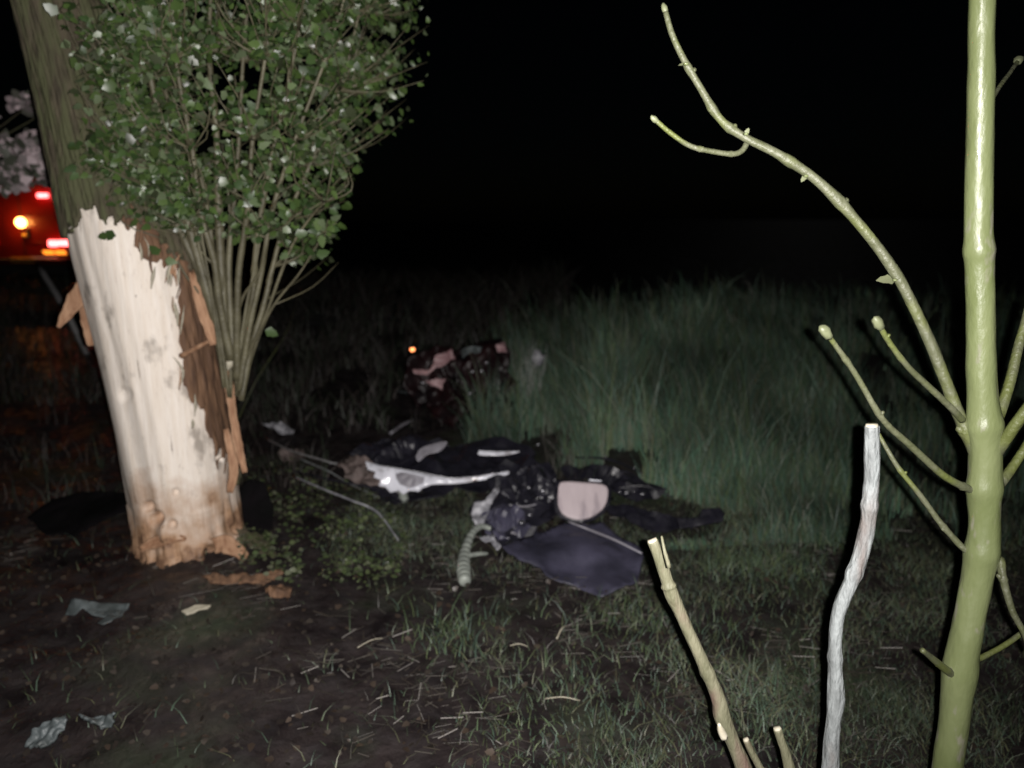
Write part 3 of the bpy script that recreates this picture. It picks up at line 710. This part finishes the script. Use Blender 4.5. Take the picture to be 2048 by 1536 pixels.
V, F = tube([G(806, 990, .05), G(806, 1000, .03), G(812, 1006, .01)], [.02, .028, .02], 8, 4, .3); mesh_obj('bracket', V, F, M['hose'], bump)
tag(sheet('plastic_shard', c4([(1130, 1000), (1160, 950), (1230, 920), (1330, 895), (1340, 915), (1290, 965), (1210, 985), (1150, 1030)]), M['grey_plastic'], anchor=(850, 1000), tilt=40, lift=.2, crumple=.012, thick=.008, seed=5), 'curved grey shard standing up behind the white bumper trim', 'car part')
tag(sheet('plastic_sliver', c4([(1565, 958), (1690, 963), (1840, 963), (1720, 990), (1565, 987)]), M['white_plastic'], anchor=(1000, 1010), tilt=40, lift=.2, crumple=.008, thick=.008, seed=6), 'thin bright white sliver lying on the black bumper shell', 'car part')
V, F = box(G(803, 942, .13), (.045, .03, .02), (1, .2, -.2)); o = mesh_obj('reflector_chip', V, F, M['amber'], None, G(803, 942, .13), smooth=False); bevel_mod(o, .005); tag(o, 'tiny yellow reflector chip on the black bumper shell', 'car part')
# crumpled wheel-arch liner with pale torn rim
ln = thing('wheel_liner', 'crumpled black wheel liner with a pale torn rim', 'car part', G(1030, 1085))
sheet('liner', torn([(978, 945), (1010, 935), (1050, 928), (1100, 945), (1135, 1000), (1115, 1050), (1062, 1088), (1002, 1092), (962, 1062), (946, 1030), (957, 1005), (985, 990)], 4, 16, 2), M['black'], ln, anchor=(1030, 1095), tilt=12, lift=.02, crumple=.10, cs=10, thick=.005, flat=True, subdiv=2, seed=9, smooth_outline=False)
sheet('liner_fold', torn([(1020, 950), (1060, 930), (1110, 955), (1105, 985), (1070, 1010), (1030, 1000)], 4, 14, 3), M['black'], ln, anchor=(1060, 1085), tilt=30, lift=.06, crumple=.09, cs=12, thick=.006, flat=True, subdiv=2, seed=39, smooth_outline=False)
sheet('liner_fold', torn([(960, 1035), (1010, 1010), (1050, 1030), (1060, 1065), (1010, 1082), (970, 1065)], 4, 14, 5), M['blueblack'], ln, anchor=(1010, 1090), tilt=35, lift=.05, crumple=.07, cs=14, thick=.006, flat=True, subdiv=2, seed=40, smooth_outline=False)
sheet('torn_rim', c5([(465, 475), (440, 540), (380, 580), (310, 590), (290, 640), (300, 700), (340, 755), (372, 715), (395, 650), (412, 600), (470, 510)]), M['torn'], ln, anchor=(975, 1100), tilt=28, lift=.05, crumple=.035, cs=16, thick=.006, seed=10, smooth_outline=False)
sheet('torn_rim', c5([(345, 812), (400, 790), (422, 775), (440, 810), (480, 868), (452, 886), (415, 830), (380, 835)]), M['torn'], ln, anchor=(985, 1106), tilt=28, lift=.04, crumple=.03, cs=16, thick=.006, seed=11, smooth_outline=False)
for k, (x, y) in enumerate([(1052, 1002), (1056, 975), (1085, 982), (1042, 955), (1060, 1030), (1030, 968), (1072, 958), (1098, 1002), (1022, 1010), (1044, 1045)]):
    p_ = G(x, y+60); q_ = C0 + ray(x, y)*((p_-C0).length/ray(x, y).length*.965)
    V, F = blob(q_, .006+.006*abs(math.sin(k*2.3)), (1, .2*k-.6, -.3), 1.5, 7, 5, .5, k); mesh_obj('clip', V, F, M['metal'], ln)  # metal bits added for glints on the liner
rs = random.Random(11)
for k in range(14):   # snapped clips, pipes and bars
    x = rs.uniform(960, 1120); y = rs.uniform(935, 1070); an = rs.uniform(-.6, 1.2); L = rs.uniform(18, 60); p0 = G(x, y+30, rs.uniform(.06, .14))
    dv = Vector((math.cos(an), .3*math.sin(an), -.4*math.sin(an)))*L/FPX*4.2; rr = rs.uniform(.003, .007)
    V, F = tube([p0, p0+dv*.5+Vector((0, 0, rs.uniform(-.01, .02))), p0+dv], [rr, rr*1.1, rr*.8], 6, 4, .2); mesh_obj('bar', V, F, M[rs.choice(['black', 'black', 'blueblack', 'grey_plastic', 'metal'])], ln)
# door mirror: black housing, pale rounded glass
mr = thing('door_mirror', 'pale pinkish rounded mirror face set in a black housing', 'car part', G(1165, 1050))
FACE = c5([(842, 480), (868, 450), (1000, 455), (1135, 472), (1152, 545), (1120, 622), (1040, 678), (950, 688), (870, 655), (838, 590)])
sheet('mirror_face', FACE, M['cream'], mr, anchor=(1165, 1058), tilt=50, lift=.17, crumple=.004, dish=.006, thick=.008, seed=12)
ctr = (1166, 1000)
sheet('housing', [(ctr[0]+(x-ctr[0])*1.16, ctr[1]+(y-ctr[1])*1.16) for x, y in FACE], M['black'], mr, anchor=(1165, 1058), tilt=50, lift=.145, crumple=.01, dish=.03, thick=.03, seed=13)
V, F = tube([C0+ray(1178, 960)*4.0, C0+ray(1203, 962)*4.0], [.006, .005], 6, 3); mesh_obj('trim', V, F, M['white_plastic'], mr)  # highlight above the mirror face, modelled as a white tube
# dark flat panel, its edge highlight modelled as a pale raised line
pn = thing('body_panel', 'flat dark blue-black body panel below the pale mirror', 'car part', G(1150, 1160))
sheet('panel', torn([(1002, 1092), (1060, 1070), (1129, 1044), (1199, 1042), (1250, 1075), (1292, 1106), (1276, 1168), (1204, 1196), (1150, 1168), (1095, 1156), (1080, 1138), (1035, 1126)], 2.2, 22, 4), M['blueblack'], pn, anchor=(1150, 1190), tilt=12, lift=.01, crumple=.045, cs=5, thick=.006, seed=14, smooth_outline=False)
pl = lambda x, y: (lambda r_, b_, n_: C0 + r_*((b_-C0).dot(n_)/r_.dot(n_)))(ray(x, y), G(1150, 1190, .05), Vector((0, -math.sin(math.radians(16)), math.cos(math.radians(16)))))
V, F = tube([pl(1136, 1043), pl(1180, 1060), pl(1230, 1080), pl(1284, 1107)], [.004, .006, .006, .004], 6, 5, .2); mesh_obj('crease', V, F, M['grey_plastic'], pn)
# black strips to the right
st = thing('trim_strip', 'long black trim strip pointing right into the grass', 'car part', G(1330, 1060))
sheet('strip', torn([(1209, 1003), (1255, 1010), (1326, 1028), (1372, 1036), (1368, 1056), (1320, 1062), (1262, 1046), (1215, 1023)], 2.5, 16, 8), M['black'], st, anchor=(1330, 1066), tilt=30, lift=.03, crumple=.04, cs=9, thick=.008, flat=True, subdiv=2, seed=15, smooth_outline=False)
sheet('strip_end', [(1355, 1036), (1398, 1034), (1404, 1018), (1440, 1014), (1450, 1026), (1446, 1042), (1396, 1052), (1360, 1056)], M['black'], st, anchor=(1400, 1066), tilt=50, lift=.04, crumple=.012, cs=6, thick=.02, seed=17, smooth_outline=False)
for k, (a, b) in enumerate((((1215, 975), (1300, 1000)), ((1230, 1010), (1345, 1022)), ((1150, 945), (1290, 975)))):
    V, F = tube([G(*a, .1), G((a[0]+b[0])/2, (a[1]+b[1])/2-4, .12), G(*b, .08)], [.006, .008, .005], 6, 5, .3); mesh_obj('rib', V, F, M['black'], st)
for k, (x, y) in enumerate([(1238, 994), (1252, 996), (1266, 993), (1284, 998), (1268, 943), (1300, 945), (1211, 920), (1076, 895)]):
    V, F = blob(G(x, y+20, .09), .006+.004*(k % 2), (1, 0, .3), 1.6, 6, 5, .5, k); mesh_obj('bright_chip', V, F, M['metal'], st)  # small metal blobs placed as glints
V, F = tube([P(1250, 1020, 4.18), P(1290, 1030, 4.16), P(1324, 1037, 4.14)], [.004, .006, .009], 6, 5); mesh_obj('bright_rod', V, F, M['metal'], st)  # highlight along the strip, modelled as a metal rod
tag(sheet('arch_piece', torn([(1120, 945), (1140, 932), (1199, 932), (1262, 952), (1330, 986), (1318, 1000), (1262, 998), (1225, 985), (1200, 962), (1150, 958)], 2.5, 14, 6), M['black'], anchor=(1210, 1000), tilt=30, lift=.03, crumple=.06, cs=9, thick=.01, flat=True, subdiv=2, seed=16, smooth_outline=False), 'curved black arch piece behind the pale mirror', 'car part')
# ribbed hose
hs = thing('ribbed_hose', 'short grey ribbed hose drooping from the torn liner', 'hose', G(926, 1168))
cen = catmull([(*G(x, y, l), r) for x, y, l, r in [(980, 1094, .10, .012), (962, 1098, .12, .014), (944, 1110, .11, .017), (931, 1130, .07, .024), (927, 1152, .04, .030), (930, 1172, .02, .027)]], 14)
V, F = tube([Vector(q[:3]) for q in cen], [q[3]*(1+.10*math.sin(i*1.5)) for i, q in enumerate(cen)], 12, 2); mesh_obj('hose', V, F, M['hose'], hs)
V, F = tube([G(930, 1140, .07), G(955, 1132, .06), G(975, 1126, .05)], [.012, .011, .008], 8, 5, .2); mesh_obj('strap', V, F, M['hose'], hs)

# far wreck heap
wk = thing('wreck_part', 'dark red crumpled car wreckage with pale panels, half hidden in far grass', 'wreckage', G(930, 830))
for k, l in enumerate(([(808, 770), (818, 722), (848, 706), (872, 688), (905, 694), (915, 730), (902, 768), (922, 800), (880, 815), (850, 800), (832, 812)], [(905, 700), (950, 688), (1002, 682), (1022, 708), (1016, 745), (1040, 770), (1010, 790), (1018, 818), (960, 812), (930, 830), (915, 780)], [(850, 800), (920, 780), (985, 795), (1030, 812), (1000, 845), (950, 838), (905, 858), (868, 838)])):
    sheet('shell', l, M['red_shell'], wk, anchor=(930, 850), tilt=(66, 58, 40)[k], lift=.02+.03*k, crumple=.16, cs=5, thick=.01, seed=61+k, smooth_outline=False)
wd = to_px(G(930, 850))[2]
for k, (l, mt) in enumerate([([(1110, 400), (1230, 408), (1260, 320), (1380, 280), (1402, 340), (1290, 390), (1200, 445), (1130, 435)], 'pink'), ([(1440, 265), (1590, 250), (1570, 285), (1450, 320)], 'debris_white'), ([(1680, 250), (1740, 220), (1742, 300), (1690, 290)], 'pink'), ([(1190, 490), (1340, 460), (1310, 540), (1230, 520)], 'pink')]):
    sheet('panel_piece', torn(c4(l), 1.8, 8, k+3), M[mt], wk, anchor=(900, 875), tilt=62, lift=.02, crumple=.05, cs=10, thick=.01, seed=22+k, smooth_outline=False)
for k, (x, y) in enumerate([(944, 743), (963, 742), (973, 725), (940, 787), (845, 765)]):
    V, F = blob(P(x, y, wd-.42), .013, (1, 0, .3), 1.4, 7, 5, .5, k); mesh_obj('metal_bit', V, F, M['metal'], wk)
V, F = blob(P(825, 699, wd-.30), .016, (1, 0, .2), 1.2, 8, 6, .2, 3); mesh_obj('amber_lens', V, F, M['amber_on'], wk)  # small amber lens with an emissive material

# loose bits
def bit(name, outline, mt, label, cat='debris', **k):
    if k.get('smooth_outline') is None: outline = torn(outline, 2.2, 11, k.get('seed', 1)); k['smooth_outline'] = False
    return tag(sheet(name, outline, M[mt], **k), label, cat)
c6 = lambda l: sc(l, 2.381, 0, 1050); c3 = lambda l: sc(l, 2.926, 0, 700)
bit('plastic_scrap', c3([(1540, 442), (1600, 420), (1680, 428), (1725, 478), (1690, 500), (1610, 470)]), 'torn', 'bright white crumpled fragment on the ground just right of the trunk', tilt=45, crumple=.06, cs=20, thick=.006, seed=31)
bit('plastic_scrap', c3([(1620, 600), (1700, 575), (1765, 575), (1780, 640), (1700, 670), (1640, 650)]), 'mud', 'dull muddy scrap in the weeds below the white crumpled one', tilt=35, crumple=.06, cs=14, seed=32)
bit('torn_sheet', c6([(300, 420), (340, 360), (430, 368), (530, 362), (612, 362), (575, 440), (540, 480), (500, 495), (470, 480), (505, 440), (440, 430), (400, 405), (350, 425)]), 'debris_white', 'ragged grey-white torn sheet on the soil left of the tree base', tilt=28, crumple=.035, cs=12, seed=33, smooth_outline=False)
bit('plastic_shard', c6([(330, 918), (310, 985), (235, 1048), (170, 1060), (110, 1050), (160, 985), (250, 945)]), 'debris_white', 'pointed pale shard at the bottom left corner', tilt=28, crumple=.04, cs=16, thick=.012, seed=34)
bit('plastic_scrap', c6([(380, 915), (460, 925), (550, 912), (545, 958), (490, 972), (440, 945)]), 'debris_white', 'small dim grey scrap right of the pointed pale shard', tilt=25, crumple=.04, cs=16, thick=.012, seed=35)
bit('bark_slab', c6([(960, 235), (1080, 245), (1200, 240), (1350, 198), (1345, 225), (1250, 275), (1120, 285), (1000, 280)]), 'inner_bark', 'curved slab of bark lying at the foot of the tree', 'bark', tilt=30, lift=.03, crumple=.03, cs=8, thick=.015, seed=36)
bit('bark_slab', c6([(1260, 300), (1340, 280), (1400, 310), (1380, 350), (1290, 355)]), 'inner_bark', 'small brown chunk of bark below the curved slab', 'bark', tilt=35, lift=.03, crumple=.05, cs=14, thick=.02, seed=37)
bit('wood_chip', c6([(865, 410), (930, 385), (1010, 378), (1000, 398), (920, 412), (880, 425)]), 'cut', 'pale wood chip on the soil in front of the trunk', 'wood chip', tilt=20, crumple=.01, thick=.01, seed=38)
def rod(name, a, b, r, mt, label, cat='stick', lift=.02):
    A = G(*a, lift); B = G(*b, lift); mid = (A+B)/2 + Vector((0, 0, .01))
    V, F = tube([A, mid, B], [r, r*1.1, r*.7], 6, 5, .3, seed=a[0]); return tag(mesh_obj(name, V, F, M[mt], None, A), label, cat)
M['dark_cloth'] = mat('dark_rubber_sheet', (.006, .005, .006), (.004, .004, .004), 8, .9, spec=.05)  # near-black sheets laid down as the shade on both sides of the trunk
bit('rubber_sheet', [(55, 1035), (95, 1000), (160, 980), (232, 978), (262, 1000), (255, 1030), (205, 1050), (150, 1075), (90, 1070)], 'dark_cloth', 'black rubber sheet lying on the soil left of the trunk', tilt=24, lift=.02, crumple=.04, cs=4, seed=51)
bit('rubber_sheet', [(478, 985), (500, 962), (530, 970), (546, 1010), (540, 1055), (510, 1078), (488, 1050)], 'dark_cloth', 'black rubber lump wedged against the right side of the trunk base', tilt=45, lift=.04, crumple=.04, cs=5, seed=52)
rod('stick', (1113, 1287), (1131, 1260), .0035, 'cut', 'short bright stick upright on the grass in the lower middle', lift=.02)
rod('stick', (781, 872), (828, 844), .013, 'grey_plastic', 'dim grey stick lying behind the black bumper shell')
rod('stick', (793, 786), (836, 798), .010, 'debris_white', 'faint pale stick just left of the dark red wreckage')
rod('stick', (1020, 1301), (1056, 1303), .002, 'cut', 'thin straw-like stick left of the short bright stick')
rod('stick', (1090, 1408), (1160, 1412), .002, 'cut', 'thin pale stick flat on the ground near the lower middle edge')
rod('stick', (715, 1305), (770, 1285), .0018, 'cut', 'thin pale stick on the bare soil in front of the tree')
# arching brambles over the weeds
def bramble(px, lifts, r, label, mt='twig'):
    pts = [G(x, y, l) for (x, y), l in zip(px, lifts)]
    V, F = tube(pts, [r]*(len(pts)-1)+[r*.5], 6, 8, .2); o = mesh_obj('bramble_stem', V, F, M[mt], None, pts[0])
    return tag(o, label, 'stem')
bramble([(535, 905), (585, 940), (650, 965), (720, 985), (800, 1010)], [.10, .13, .14, .13, .07], .0055, 'thin dark grey stem running from the trunk to the bumper, the upper one', 'pole')
bramble([(590, 985), (650, 1020), (705, 1040), (755, 1060), (798, 1100)], [.10, .12, .11, .10, .05], .006, 'thin pale speckled stem slanting down over the weeds, the lower one', 'torn')
bramble([(600, 960), (660, 975), (700, 990), (760, 1012)], [.14, .10, .07, .05], .004, 'short thin twig between the two long stems right of the trunk', 'grey_stick')
bramble([(455, 905), (520, 900), (585, 850), (610, 780)], [.05, .5, .75, .95], .004, 'thin reddish twig curving up behind the shoots')

# ------------------------------------------------------------------ grass, weeds and litter
def blades(name, pts, h, wd, lean, cols, mt, seg=3, at=(0, 0, 0)):
    n = len(pts); pts = np.array(pts); h = np.array(h); az = RNG.uniform(0, 2*math.pi, n)
    ld = np.stack([np.cos(az), np.sin(az)], 1)*lean[:, None] if isinstance(lean, np.ndarray) and lean.ndim == 1 else lean
    fa = RNG.uniform(0, math.pi, n); sx = np.stack([np.cos(fa), np.sin(fa)*.5, np.zeros(n)], 1)*wd[:, None]
    V = np.zeros((n, seg*2+1, 3)); C = np.zeros((n, seg*2+1, 3))
    for k in range(seg+1):
        t = k/seg; c = pts.copy(); c[:, 2] += h*t*(1-.18*t); c[:, :2] += ld*(h*t*t)[:, None]
        if k < seg: V[:, 2*k] = c - sx*(1-t*.75); V[:, 2*k+1] = c + sx*(1-t*.75)
        else: V[:, 2*seg] = c
        C[:, 2*k:2*k+2] = cols[:, None]*1.0
    base = (np.arange(n)*(seg*2+1))[:, None, None]; tri = []
    for k in range(seg-1): tri += [(2*k, 2*k+1, 2*k+3), (2*k, 2*k+3, 2*k+2)]
    tri += [(2*seg-2, 2*seg-1, 2*seg)]
    F = (np.array(tri)[None] + base).reshape(-1, 3)
    o = mesh_obj(name, V.reshape(-1, 3), F, mt, None, None, False, C.reshape(-1, 3)); o['kind'] = 'stuff'; return o
def pal(n, p, var=.3):
    p = np.array(p); return p[RNG.integers(len(p), size=n)]*RNG.uniform(1-var, 1+var, (n, 1))
DEB = [(680, 1060, 870, 1015), (935, 1300, 925, 1195), (1200, 1460, 985, 1080)]
# tall grass on the bank
pts = []; 
while len(pts) < 36000:
    y = 3.6 + 9.5*random.random()**1.4; x = random.uniform(-.3, .62*y+1.0)
    px, py, d = to_px(Vector((x, y, ground_h(x, y))))
    edge = 1040 - .18*(py-700) + 110*noise.noise(Vector((px*.008, py*.008, 0)))
    if px < edge+random.gauss(0, 85): continue
    if py > 1130 + 60*noise.noise(Vector((px*.012, 3, 0))) + random.gauss(0, 28): continue
    if px > 1640 + random.gauss(0, 90) + 60*noise.noise(Vector((y*1.3, 9, 0))) and random.random() < .8: continue
    if 925 + max(0, px-1080)*.30 < py < 1195 and px < 1250 + (py-950)*.2: continue
    if 1100 < px < 1455 and 930+(px-1100)*.27 < py < 1085: continue
    if noise.noise(Vector((x*2.2, y*2.2, 1))) + .6*noise.noise(Vector((x*.8, y*.8, 15))) < -.22 + .5*random.random()*sm(6.5, 12, y): continue
    if y > 6.5 and random.random() < sm(6, 13, y): continue
    pts.append((x, y, ground_h(x, y)-.02))
n = len(pts); A = np.array(pts)
clump = np.array([noise.noise(Vector((a*1.7, b*1.7, 6))) for a, b, c in pts])
h = (RNG.uniform(.12, .36, n)+.38*RNG.random(n)**6)*(1+.7*clump)*np.clip((A[:, 1]-3.2)/1.5, .5, 1.1)*np.clip(1-(A[:, 1]-6.2)*.08, .6, 1); wd = RNG.uniform(.0026, .0060, n)*np.clip(A[:, 1]/5, 1, 2)
h *= np.array([.4 if (lambda q: q[0] < 1500 and q[1] > 1060)(to_px(Vector(p))) else 1 for p in pts])
lean = np.stack([-.12+RNG.normal(0, .22, n)+.25*clump, -.08+RNG.normal(0, .2, n)], 1)
blades('tall_grass', pts, h, wd, lean, pal(n, [(.055, .110, .072), (.068, .126, .082), (.060, .104, .078), (.085, .126, .062), (.12, .14, .105), (.075, .085, .05)])*(1+.7*clump[:, None])*(1+.8*np.array([noise.noise(Vector((p[0]*.9, p[1]*.9, 19))) for p in pts])[:, None]), M['grass'])
# dark dry weeds at left and behind
pts = []
while len(pts) < 14000:
    y = 4.3 + 14*random.random()**1.3; x = random.uniform(-.75*y, .05*y+.3)
    if noise.noise(Vector((x*1.6, y*1.6, 11))) < -.1: continue
    px, py, d = to_px(Vector((x, y, ground_h(x, y))))
    if 660 < px < 1090 and 865 < py < 1060: continue
    if 790 < px < 1060 and 700 < py < 960 and random.random() < .8: continue
    if (x+1.55)**2+(y-3.8)**2 < .16: continue
    if x < -1.2 and y < 6.5 and random.random() < .6: continue
    pts.append((x, y, ground_h(x, y)-.02))
n = len(pts); A = np.array(pts); h = RNG.uniform(.08, .30, n)*np.clip(A[:, 1]/5.5, 1, 2.6); wd = RNG.uniform(.002, .005, n)*np.clip(A[:, 1]/5, 1, 3)
lean = RNG.normal(0, .5, (n, 2))
blades('dry_weeds', pts, h, wd, lean, pal(n, [(.04, .035, .03), (.03, .027, .025), (.035, .05, .03), (.06, .05, .045)]), M['grass'])
# short grass and moss in the foreground
pts = []
while len(pts) < 30000:
    y = random.uniform(1.6, 4.4); x = random.uniform(-.75*y, .75*y)
    dens = .03 + .55*sm(-.35, .45, x + .3*noise.noise(Vector((x*1.5, y*1.5, 77)))); dens *= .15+1.3*max(0, noise.noise(Vector((x*2.0, y*2.0, 21)))+.28)
    if -.9 < x < -.2 and 3.0 < y: dens += .45*sm(3.2, 3.6, y)
    if random.random() > dens: continue
    pts.append((x, y, ground_h(x, y)-.012))
n = len(pts); A = np.array(pts); cl = np.array([noise.noise(Vector((a*3, b*3, 31))) for a, b, c in pts])
h = RNG.uniform(.02, .075, n)*(1+.7*np.clip(cl, -.5, 1)); wd = RNG.uniform(.0015, .0032, n); lean = RNG.normal(0, .8, (n, 2))
blades('short_grass', pts, h, wd, lean, pal(n, [(.045, .065, .036), (.06, .08, .045), (.05, .08, .055), (.08, .085, .045), (.04, .037, .03)])*(1+.9*np.clip(cl, -.4, .8)[:, None]), M['grass'], 2)
pts = []
for (px0, py0, nn, sp) in [(1530, 1135, 420, .16), (1650, 1090, 200, .14), (1455, 1140, 160, .1), (930, 1250, 110, .10), (1180, 1420, 300, .2), (1260, 1240, 260, .14), (880, 1290, 140, .08), (1420, 1260, 140, .12), (1080, 1480, 240, .14)]:
    c = G(px0, py0)
    for k in range(nn):
        x = c.x + random.gauss(0, sp); y = c.y + random.gauss(0, sp*.8); pts.append((x, y, ground_h(x, y)-.02))
n = len(pts); A = np.array(pts); h = RNG.uniform(.05, .16, n)*np.clip((A[:, 1]-1)/2.4, .4, 1.3); wd = RNG.uniform(.0016, .0035, n)
o = blades('grass_clumps', pts, h, wd, RNG.normal(0, .5, (n, 2)), pal(n, [(.06, .095, .045), (.075, .10, .042), (.055, .09, .065)]), M['grass'])
# leafy weeds right of the trunk
items = []
while len(items) < 1500:
    px = random.uniform(480, 860); py = random.uniform(940, 1180)
    if py < 940 + (px-560)*.35 or px > 860-(py-1000)*.4: continue
    if noise.noise(Vector((px*.02, py*.02, 2))) < -.15: continue
    c = G(px, py, random.uniform(.01, .10)); nv = Vector((random.gauss(0, .6), random.gauss(-.3, .5), 1))
    items.append((c, rot_to(Vector((random.gauss(0, 1), random.gauss(0, 1), .1)), nv), random.uniform(.012, .034), 0))
o = leaf_mass('ground_weeds', items, M['leaf_mass'], None, [(.06, .085, .035), (.08, .10, .045), (.05, .065, .035), (.10, .11, .07)]); o['kind'] = 'stuff'
# fallen leaves and scraps of bark
items = []
while len(items) < 2600:
    y = random.uniform(1.6, 4.8); x = random.uniform(-.75*y, .72*y)
    if random.random() > .45+.5*noise.noise(Vector((x*2, y*2, 41)))+.2*(x < 0): continue
    c = Vector((x, y, ground_h(x, y)+random.uniform(.004, .02)))
    items.append((c, rot_to(Vector((random.gauss(0, 1), random.gauss(0, 1), random.gauss(0, .2))), Vector((random.gauss(0, .4), random.gauss(-.1, .4), 1))), random.uniform(.010, .034), 0))
o = leaf_mass('leaf_litter', items, M['straw'], None, [(.045, .032, .024), (.03, .024, .02), (.06, .045, .035), (.025, .02, .018), (.06, .05, .042)]); o['kind'] = 'stuff'
# straw and twig litter
sv = []; sf = []; scol = []
k = 0
while k < 2300:
    y = 1.6 + 3.0*random.random(); x = random.uniform(-.72*y, .72*y)
    if noise.noise(Vector((x*1.8, y*1.8, 51))) + .5*noise.noise(Vector((x*5, y*5, 5))) < -.05+.25*random.random()+.25*sm(-.3, -1.2, x): continue
    k += 1
    L = random.uniform(.02, .10); an = random.gauss(.35, .9); A_ = Vector((x, y, ground_h(x, y)+.012)); d = Vector((math.cos(an), math.sin(an)*.9, random.gauss(0, .12)))*L
    B_ = A_+d; B_.z = max(B_.z, ground_h(B_.x, B_.y)+.012); v, f = tube([A_, B_], [random.uniform(.0008, .0022)]*2, 4, 2, cap=False)
    kk = len(sv); sv += v; sf += [tuple(i+kk for i in ff) for ff in f]
    cc = random.choice([(.06, .05, .04), (.04, .034, .028), (.09, .08, .07), (.30, .28, .26) if random.random() < .22 else (.05, .045, .04)]); scol += [cc]*len(v)
o = mesh_obj('straw_litter', np.array([tuple(v) for v in sv]), np.array(sf), M['straw'], None, None, True, np.array(scol)); o['kind'] = 'stuff'
# pale tuft beside the wreck
tp = G(1060, 815); tg = thing('grass_tuft', 'pale dry grass tuft standing right of the dark red wreckage', 'grass tuft', tp)
tl = []
for k in range(46):
    a = tp + Vector((random.gauss(0, .05), random.gauss(0, .05), -.02)); b = a + Vector((random.gauss(.02, .09), random.gauss(0, .06), random.uniform(.25, .6)))
    tl.append(tube([a, (a+b)/2+Vector((random.gauss(0, .02), 0, .02)), b], [.004, .0035, .001], 4, 3))
V, F = join(*tl); mesh_obj('blades', V, F, M['hose'], tg)
V, F = blob(P(1075, 716, to_px(tp)[2]-.05), .05, (0, 0, 1), 1.3, 10, 7, .6, 5); mesh_obj('seed_head', V, F, M['torn'], tg)
